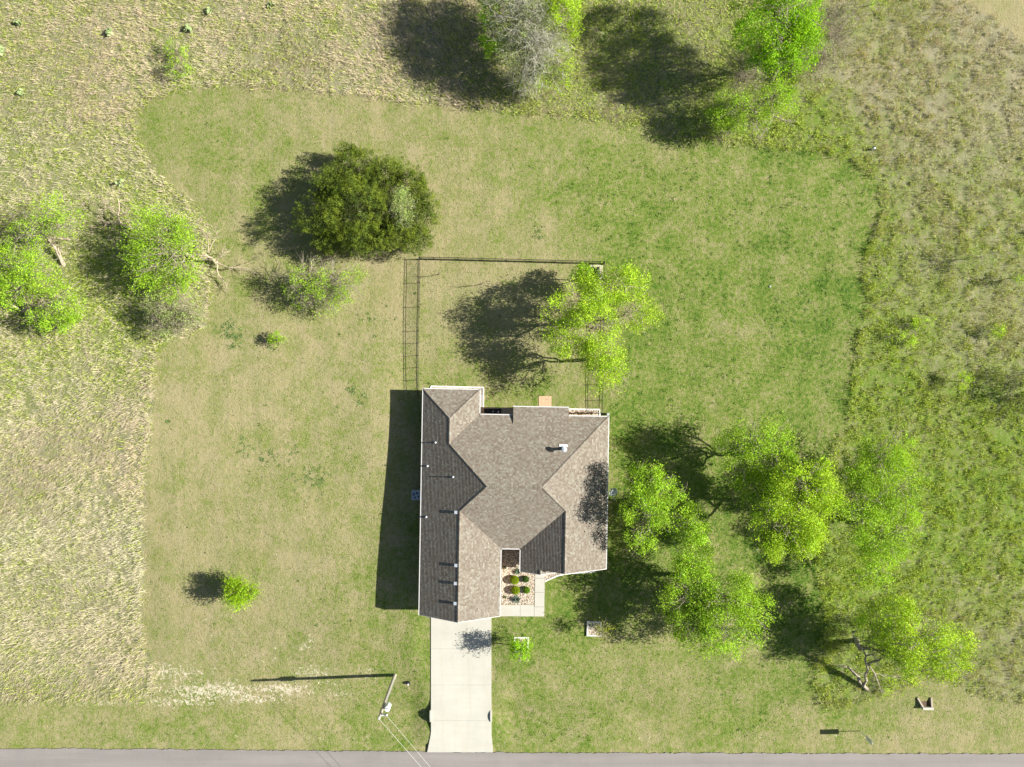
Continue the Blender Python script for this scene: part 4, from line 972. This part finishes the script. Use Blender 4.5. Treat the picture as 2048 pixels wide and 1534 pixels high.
# dark junipers: dense upright sprays
def juniper(label, base, blobs):
    b = P(*base); root = empty('juniper_tree', b); tag(root, label, 'juniper', 'dark junipers in the north lawn'); bz = np.array(b)
    tr = Wood(); L, S, K, A = [], [], [], []
    for px, py, h, rx, ry, rz in blobs:
        c = np.array(P(px, py, h))-bz; k = MPX*(1-h/CAM_H); r = np.array([rx*k, ry*k, rz])
        tr.tube(wob((0, 0, -0.2), c+np.array([0, 0, r[2]*0.5]), 6, 0.12), np.linspace(0.17, 0.03, 6), 6)
        ld = unit(rng.normal(size=(14, 3))); la = rng.uniform(-0.48, 0.40, 14)
        ns = int(36*(r[0]*r[1]+r[0]*r[2]+r[1]*r[2])/3)
        d = unit(rng.normal(size=(ns, 3))+np.array([0, 0, 0.25]))
        e = 1+(np.exp(7*(d@ld.T-1))*la).sum(1)
        tip = c + d*r*(e*rng.uniform(0.72, 1.0, ns))[:, None]
        ax = unit(d*np.array([1, 1, 0.8])+np.array([0, 0, 0.75])+0.28*rng.normal(size=(ns, 3)))
        ln = rng.uniform(0.45, 0.95, ns)
        tone = rng.random(ns)
        m = rng.poisson(88, ns); ii = np.repeat(np.arange(ns), m); n = len(ii)
        t = rng.random(n)
        wid = 0.19*(1-t)**0.6+0.02
        g = rng.normal(size=(n, 3)); g -= ax[ii]*np.sum(g*ax[ii], 1, keepdims=True)
        pos = tip[ii] + ax[ii]*((t-0.75)*ln[ii])[:, None] + g*wid[:, None]
        L.append(pos); S.append(rng.uniform(0.06, 0.115, n)); A.append(ax[ii])
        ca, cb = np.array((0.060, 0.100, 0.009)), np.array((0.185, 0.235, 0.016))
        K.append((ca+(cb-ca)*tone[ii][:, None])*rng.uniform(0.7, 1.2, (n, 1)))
        # inner foliage
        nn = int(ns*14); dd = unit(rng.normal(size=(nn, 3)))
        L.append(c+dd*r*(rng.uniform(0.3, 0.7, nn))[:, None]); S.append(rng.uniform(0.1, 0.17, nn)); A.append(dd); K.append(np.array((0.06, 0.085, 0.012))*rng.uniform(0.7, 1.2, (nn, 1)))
    tr.build('trunk', M['bark_grey'], root)
    L = np.concatenate(L); L[:, 2] = np.maximum(L[:, 2], 0.04)
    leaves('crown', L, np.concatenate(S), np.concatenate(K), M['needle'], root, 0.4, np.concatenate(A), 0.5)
juniper('big dark green juniper west part of the clump in the north lawn', (720,420), [(722,340,2.9,62,46,2.0),(672,375,3.0,56,46,2.1),(655,435,2.7,52,48,1.9),(720,410,4.0,66,60,2.3),(665,478,2.2,48,32,1.6),(735,475,2.9,62,40,1.9),(700,305,2.2,36,20,1.3)])
juniper('dark green juniper east part of the clump in the north lawn', (830,430), [(815,370,2.8,54,44,1.9),(845,420,2.7,36,50,1.8),(790,455,3.1,48,46,2.0),(835,475,2.2,42,38,1.5),(770,350,2.8,42,40,1.8)])
tree('pale green tree growing up through the dark junipers', (796,425), [(800,405,4.9,24,24,1.0),(806,432,4.6,20,20,0.9)], PALE, 1.0, 0.12, 0.2, bark='bark_grey', trunk_r=0.09, twig=2.2)

# bare dead wood: limbs given as photo-pixel paths with heights
def deadwood(name, label, base, limbs, mat, twigs=10, cat='dead tree', r0=0.14):
    b = np.array(P(*base)); root = empty(name, b); tag(root, label, cat)
    tr, br = Wood(), Wood()
    for pts, ra in limbs:
        q = np.array([np.array(P(x, y, h))-b for x, y, h in pts])
        fine = [q[0]]
        for a, c in zip(q[:-1], q[1:]): fine += list(wob(a, c, 4, 0.12)[1:])
        fine = np.array(fine); n = len(fine)
        tr.tube(fine, np.linspace(ra, max(0.014, ra*0.22), n), 6)
        tot = np.linalg.norm(q[-1]-q[0])
        for _ in range(twigs):
            i = rng.integers(n//3, n); st = fine[i]; dr_ = unit(fine[min(i+1, n-1)]-fine[max(i-2, 0)] + 0.55*rng.normal(size=3)*tot*0.35)
            L_ = rng.uniform(0.35, 1.1)
            e = st+dr_*L_; e[2] = max(e[2], 0.05-0.0)
            w_ = wob(st, e, 4, 0.2); rr = min(0.03, ra*0.35)
            br.tube(w_, np.linspace(rr, 0.008, 4), 4)
            for _ in range(3):
                s2 = w_[rng.integers(1, 4)]; br.tube(wob(s2, s2+unit(dr_+0.8*rng.normal(size=3))*L_*0.5, 3, 0.2), [rr*0.5, rr*0.35, 0.006], 3)
    tr.build('trunk', M[mat], root); br.build('branch', M[mat], root)['kind'] = 'stuff'
deadwood('dead_mesquite', 'dark bare forked mesquite with a fallen trunk by the verge', (1735,1380), [([(1735,1380,0.1),(1716,1352,0.9),(1700,1338,1.2),(1680,1330,1.6)],0.20),([(1733,1378,0.2),(1731,1358,1.6),(1734,1332,2.8),(1732,1312,3.4),(1726,1298,3.9),(1712,1285,4.3),(1706,1262,4.6)],0.13),
    ([(1735,1328,2.9),(1752,1322,3.3),(1768,1314,3.6),(1786,1310,4.0),(1776,1300,4.2),(1757,1304,4.2)],0.10),([(1738,1330,2.9),(1750,1347,2.6),(1757,1368,2.2),(1762,1382,1.9)],0.07),([(1750,1347,2.6),(1772,1350,2.6),(1795,1350,2.6)],0.045),([(1732,1312,3.4),(1745,1308,3.7),(1752,1320,3.4)],0.06)], 'bark_grey', 16)
deadwood('dead_tree', 'bleached fallen tree north of the spiky bright green tree', (268,458), [([(268,458,0.2),(252,453,0.5),(242,446,0.9),(236,434,1.3),(238,415,1.6),(236,396,1.9)],0.16),([(242,446,0.9),(222,444,0.9),(205,443,0.8),(194,441,0.8)],0.10),([(238,432,1.3),(225,420,1.5),(212,408,1.7),(206,398,1.8)],0.06),([(236,434,1.3),(250,425,1.5)],0.04)], 'bark_dead', 10)
deadwood('dead_stump', 'bleached stump with drooping branches on the west lawn', (432,524), [([(432,526,0.1),(428,520,0.9),(418,514,1.4),(408,505,1.7)],0.22),([(432,522,0.8),(440,512,1.1),(448,505,1.3)],0.07),([(434,526,0.8),(436,546,0.8),(446,560,0.6),(455,572,0.4)],0.07),([(436,526,0.8),(455,534,0.9),(474,534,0.8),(490,538,0.6)],0.07),([(416,505,1.5),(417,485,1.8),(414,468,2.0)],0.05),([(418,503,1.5),(430,480,1.8),(434,466,2.0)],0.05)], 'bark_dead', 12)
deadwood('fallen_limb', 'grey dead limbs hanging from the split mesquite', (48,622), [([(46,622,0.2),(50,608,0.9),(60,600,1.3),(66,596,1.6)],0.17),([(44,622,0.2),(28,612,0.7),(14,603,1.0)],0.13),([(50,622,0.5),(66,634,0.8),(78,650,0.6),(92,670,0.3),(102,684,0.15)],0.06),([(54,618,0.6),(80,628,1.0),(100,618,1.3),(122,604,1.5)],0.06),([(60,630,0.6),(88,640,0.8),(110,650,0.7)],0.05)], 'bark_dead', 14)
deadwood('snapped_trunk', 'pale snapped trunk lying across the thin west tree', (137,478), [([(138,478,1.2),(122,477,1.3),(104,478,1.4)],0.15),([(104,478,1.4),(86,490,1.2),(72,498,1.0)],0.05),([(104,476,1.4),(90,470,1.5),(80,462,1.6)],0.04),([(126,530,0.1),(121,512,0.6),(116,494,1.0),(116,482,1.2)],0.11)], 'bark_dead', 6)
deadwood('dead_branches', 'grey dead branches at the top of the wide loose tree', (1690,960), [([(1690,960,0.1),(1680,950,2.5),(1672,942,3.6),(1664,934,4.2)],0.08),([(1680,950,2.5),(1690,938,3.8),(1698,930,4.2)],0.05),([(1676,946,3.0),(1666,950,3.8),(1655,952,4.2)],0.05)], 'bark_grey', 16)
deadwood('dead_branches', 'pale dead branches below the sparse north tree', (1544,240), [([(1544,226,0.1),(1546,232,1.0),(1540,246,1.2),(1530,262,0.9),(1522,275,0.5)],0.06),([(1546,232,1.0),(1562,238,1.1),(1578,242,0.9)],0.05),([(1470,255,0.3),(1462,262,0.6),(1452,266,0.5)],0.04)], 'bark_grey', 14)
for bx, by, tx, ty, l in ((962,569,960,566,'bare staked sapling in the middle of the back yard'), (877,549,876,545,'thin leafless sapling near the west picket fence')):
    deadwood('bare_sapling', l, (bx, by), [([(bx,by,-0.1),(bx,by,0.8),(tx,ty,1.7)],0.03)], 'bark', 5, 'sapling')

# round clipped shrubs and spiky plants in the front bed
def ball(label, px, py, rpx, col, n, name='clipped_shrub'):
    b = P(px, py); root = empty(name, b); tag(root, label, 'shrub'); r = rpx*MPX*0.97
    d = unit(rng.normal(size=(n, 3))); rad = r*(0.80+0.22*rng.random(n)); c = d*rad[:, None]*np.array([1, 1, 0.85]); c[:, 2] += r*0.80
    w = Wood()
    for _ in range(9):
        e = unit(rng.normal(size=3)+np.array([0, 0, 0.8]))*r*0.75; e[2] = abs(e[2])+r*0.6; w.tube(wob((0, 0, -0.05), e, 4, 0.1), [0.02, 0.015, 0.01, 0.006], 4)
    w.build('stem', M['bark'], root)
    leaves('foliage', c, rng.uniform(0.035, 0.075, n), np.array(col)*rng.uniform(0.65, 1.25, (n, 1)), M['leaf'], root, 0.3)
ball('round yellow green clipped shrub nearest the shaded porch', 1029, 1158, 9.2, (0.28,0.38,0.012), 5200)
ball('round yellow green clipped shrub between the other ball and the grey yucca', 1031, 1178.5, 9.0, (0.27,0.37,0.012), 5200)
ball('small dark green shrub ball near the front gable', 1051.5, 1157, 6.6, (0.09,0.18,0.03), 2600)
ball('small bright green shrub ball beside the front walk', 1053, 1178.5, 7.2, (0.16,0.30,0.012), 3000)
def yucca(label, px, py, rpx, col, n=46):
    b = P(px, py); root = empty('yucca_plant', b); tag(root, label, 'yucca'); r = rpx*MPX*1.15
    vs, fs, cl = [], [], []
    for i in range(n):
        a = rng.uniform(0, 2*np.pi); el = rng.uniform(0.15, 1.35); L_ = r*rng.uniform(0.8, 1.15)
        d = np.array([math.cos(a)*math.cos(el), math.sin(a)*math.cos(el), math.sin(el)]); s = np.array([-math.sin(a), math.cos(a), 0])*0.03
        p0 = np.array([0, 0, 0.05]); p1 = p0+d*L_*0.6; p2 = p0+d*L_; p2[2] -= 0.10*L_; o = len(vs)
        vs += [p0-s*0.7, p0+s*0.7, p1+s, p2, p1-s]; fs.append((o, o+1, o+2, o+4)); fs.append((o+4, o+2, o+3, o+3)); cl += [np.array(col)*rng.uniform(0.7, 1.25)]*5
    me = bpy.data.meshes.new('blades'); me.from_pydata([tuple(v) for v in vs], [], [tuple(dict.fromkeys(f)) for f in fs])
    at = me.color_attributes.new('col', 'FLOAT_COLOR', 'POINT'); at.data.foreach_set('color', np.concatenate([np.array(cl), np.ones((len(cl), 1))], 1).astype(np.float32).ravel())
    me.materials.append(M['needle']); link(bpy.data.objects.new('blades', me), root); return root
yucca('grey green spiky yucca in the front gravel bed', 1033, 1197, 9.5, (0.13,0.17,0.13), 80)
yucca('spiky plant at the edge of the porch shade', 1036, 1142, 7.5, (0.10,0.14,0.08), 50)
yucca('tiny tuft by the garage wall near the yucca', 1010, 1194, 4, (0.12,0.15,0.05), 26)
yucca('tiny tuft at the garage corner of the porch', 1009, 1136, 4, (0.13,0.14,0.04), 26)
for k, (px, py) in enumerate(((1140,826),(1147,827),(1154,826),(1161,827),(1168,826),(1176,827),(1183,826))):
    yucca('dry brown dead perennial in the rear gravel bed', px, py, 3.6, (0.17,0.10,0.05), 26)['group'] = 'dead stems in the rear bed'

# prickly pear clumps in the north west grass
def cactus(label, px, py, n=16, s=1.0):
    b = P(px, py); mb = MB()
    for i in range(n):
        a = rng.uniform(0, 6.28); r = rng.uniform(0, 0.36)*s; c = b+Vector((r*math.cos(a), r*math.sin(a), rng.uniform(0.15, 0.4)))
        Mx = Matrix.Translation(c) @ Matrix.Rotation(rng.uniform(0, 6.28), 4, 'Z') @ Matrix.Rotation(rng.uniform(-0.9, 0.9), 4, 'X')
        k = 10; ring = [Mx @ Vector((0.13*s*math.cos(t*6.283/k), t_, 0.17*s*math.sin(t*6.283/k))) for t_ in (-0.018, 0.018) for t in range(k)]
        mb.add(ring, [tuple(range(k)), tuple(reversed(range(k, 2*k)))]+[(j, (j+1) % k, k+(j+1) % k, k+j) for j in range(k)])
    o = mb.build('prickly_pear', M['cactus']); tag(o, label, 'cactus', 'prickly pear clumps')
M['cactus'] = plain('cactus_pad', (0.24, 0.30, 0.12), 0.7, var=0.25)
for px, py, n in ((222,68,20),(420,24,18),(377,60,16),(44,187,16),(40,48,16),(6,104,22),(243,368,12),(545,12,10)):
    cactus('prickly pear clump of flat green pads in the dry grass', px, py, n)

# ------------------------------------------------------------------ grass (nobody could count it)
def blades(name, label, x, y, ang, length, width, rise, col, z0=None):
    n = len(x); z = gz(x, y) if z0 is None else z0
    c, s = np.cos(ang), np.sin(ang)
    base = np.stack([x, y, z], 1); d = np.stack([c*length, s*length, rise], 1); w = np.stack([-s, c, np.zeros(n)], 1)*width[:, None]*0.5
    mid = base + d*np.array([0.42, 0.42, 0.75])
    v = np.stack([base, mid+w, base+d, mid-w], 1).reshape(-1, 3)
    f = np.arange(n*4).reshape(n, 4)
    o = np_mesh(name, v, f, M['grass'], None, np.repeat(col, 4, 0)); tag(o, label, 'grass', kind='stuff')
def tall_grass():
    N = 27000
    x = rng.uniform(-51, 51, N*3); y = rng.uniform(-38.5, 38.5, N*3)
    ok = ~lawn_at(x, y) & (y > -32.6)
    x, y = x[ok][:N], y[ok][:N]
    ex_, ey_ = [], []
    for a, b in zip(LP[:-6], LP[1:-5]):
        k = int(np.linalg.norm(b-a)*7); t = rng.random(k); q = a+(b-a)*t[:, None]
        ex_.append(q[:, 0]+rng.normal(size=k)*0.32); ey_.append(q[:, 1]+rng.normal(size=k)*0.32)
    ex_ = np.concatenate(ex_); ey_ = np.concatenate(ey_); ok = ~lawn_at(ex_, ey_) & (np.abs(ex_) < 51) & (ey_ > -32)
    isedge = np.concatenate([np.zeros(len(x)), np.ones(ok.sum())])
    x = np.concatenate([x, ex_[ok]]); y = np.concatenate([y, ey_[ok]]); n = len(x)
    g = green_at(x, y); straw = np.clip(1-g + 0.55*(vnoise(x*1.5, y*1.5, 77)-0.5), 0, 1)
    flow = R(35) + 2.0*(fbm(x*0.10, y*0.10, 55, 2)-0.5)*2 + np.where(x < 0, math.pi*0.9, 0)
    east = sm(18, 30, x)
    keep = rng.random(n) > 0.40*east*(1-isedge); x, y, g, straw, flow, east, isedge = (v[keep] for v in (x, y, g, straw, flow, east, isedge)); n = len(x)
    k = rng.poisson(16*(1+0.70*east)); ii = np.repeat(np.arange(n), k); m = len(ii)
    size = np.clip(rng.lognormal(-0.18, 0.38, n), 0.35, 1.9)
    size = size*(1+0.25*east*rng.normal(size=n).clip(-1, 1.5))
    pr = 0.20*size[ii]*(1-0.2*east[ii])
    bx = x[ii]+rng.normal(size=m)*pr; by = y[ii]+rng.normal(size=m)*pr
    dry = rng.random(m) < np.clip(straw[ii]*1.0-0.14-0.06*east[ii], 0.04, 0.9)
    fine = 1-0.45*sm(20, 32, x)[ii]
    ang = np.where(dry, flow[ii]+rng.normal(size=n)[ii]*0.5+rng.normal(size=m)*(0.5+1.2*(1-fine)), rng.uniform(0, 6.283, m))
    ln = np.where(dry, rng.uniform(0.2, 0.52, m), rng.uniform(0.18, 0.42, m))*size[ii]**0.5*fine
    rise = np.where(dry, rng.uniform(0.06, 0.34, m), rng.uniform(0.08, 0.28, m))*size[ii]*(1+0.25*east[ii])*(1+0.40*isedge[ii])
    wd = np.where(dry, rng.uniform(0.014, 0.034, m), rng.uniform(0.02, 0.05, m))
    warm = np.clip(0.45+1.5*(fbm(x*0.14, y*0.14, 91, 3)-0.5)+0.55*sm(22, 28, y), 0, 1)[ii][:, None]
    cd = (np.array((0.565, 0.515, 0.345))*(1-warm) + np.array((0.545, 0.445, 0.30))*warm)*rng.uniform(0.6, 1.25, (m, 1))
    cg = (np.array((0.37, 0.41, 0.085))*(1-g[ii][:, None]) + np.array((0.36, 0.475, 0.04))*g[ii][:, None])*rng.uniform(0.55, 1.35, (m, 1))
    blades('tall_grass', 'tall straw and green meadow grass round the mown lawn', bx, by, ang, ln, wd, rise, np.where(dry[:, None], cd, cg))
tall_grass()
def lawn_tufts():
    N = 150000
    x = rng.uniform(-50, 50, N); y = rng.uniform(-35.0, 34, N)
    ok = lawn_at(x, y)
    hx = P(846, 0).x-0.2; hx2 = P(1214, 0).x+0.1
    ok &= ~((x > hx) & (x < P(1214, 0).x) & (y < P(0, 776).y) & (y > P(0, 1240).y))
    ok &= ~((x > P(855, 1400).x) & (x < P(990, 1400).x) & (y < P(0, 1230).y))
    ok &= ~((x > P(1076, 800).x) & (x < P(1104, 800).x) & (y < P(0, 791).y) & (y > P(0, 840).y))
    ok &= y > -33.9
    x, y = x[ok], y[ok]; g = green_at(x, y); n = len(x)
    keep = rng.random(n) < 0.35+0.6*g; x, y, g = x[keep], y[keep], g[keep]; n = len(x)
    gr = rng.random(n) < 0.25+0.75*g
    c = np.where(gr[:, None], np.array((0.10, 0.165, 0.02)), np.array((0.33, 0.285, 0.15)))*rng.uniform(0.6, 1.3, (n, 1))
    blades('lawn_grass', 'short mown lawn grass round the house', x, y, rng.uniform(0, 6.283, n), rng.uniform(0.06, 0.16, n), rng.uniform(0.03, 0.07, n), rng.uniform(0.02, 0.06, n), c)
lawn_tufts()
def lawn_clumps():
    N = 26000
    x = rng.uniform(-40, 40, N); y = rng.uniform(-34, 30, N); ok = lawn_at(x, y) & ~((np.abs(x-0.2) < 8.6) & (y < -0.3) & (y > -22)) & ~((x > -8.2) & (x < -1.6) & (y < -20))
    x, y = x[ok], y[ok]; g = green_at(x, y); k = rng.random(len(x)) < np.clip((g-0.38)*1.5, 0.01, 1)*(0.3+1.4*vnoise(x*0.7, y*0.7, 8)**2); x, y, g = x[k], y[k], g[k]
    wx, wy = [], []
    for a, b, r_, n_ in ((455,655,18,40),(470,680,16,26),(545,690,10,10),(485,898,22,16),(545,913,10,10),(525,918,5,8),(620,960,26,40),(585,905,14,8),(335,842,4,6),(705,778,8,10),(725,800,10,8),(1590,650,60,30),(1075,460,10,10),(750,640,30,12)):
        q = P(a, b); wx.append(q.x+rng.normal(size=n_)*r_*MPX*0.6); wy.append(q.y+rng.normal(size=n_)*r_*MPX*0.6)
    wx = np.concatenate(wx); wy = np.concatenate(wy); nw = len(wx)
    n0 = len(x); x = np.concatenate([x, wx]); y = np.concatenate([y, wy])
    isw = np.arange(len(x)) >= n0
    k = np.where(isw, 9, rng.poisson(7, len(x))); ii = np.repeat(np.arange(len(x)), k); m = len(ii)
    bx = x[ii]+rng.normal(size=m)*0.06; by = y[ii]+rng.normal(size=m)*0.06
    c = np.where(isw[ii][:, None], np.array((0.165, 0.245, 0.07)), np.array((0.10, 0.18, 0.022)))*rng.uniform(0.6, 1.4, (m, 1))
    blades('lawn_weeds', 'dark green grass tufts and weeds dotted over the mown lawn', bx, by, rng.uniform(0, 6.283, m), rng.uniform(0.08, 0.2, m), rng.uniform(0.03, 0.06, m), rng.uniform(0.03, 0.11, m), c)
lawn_clumps()
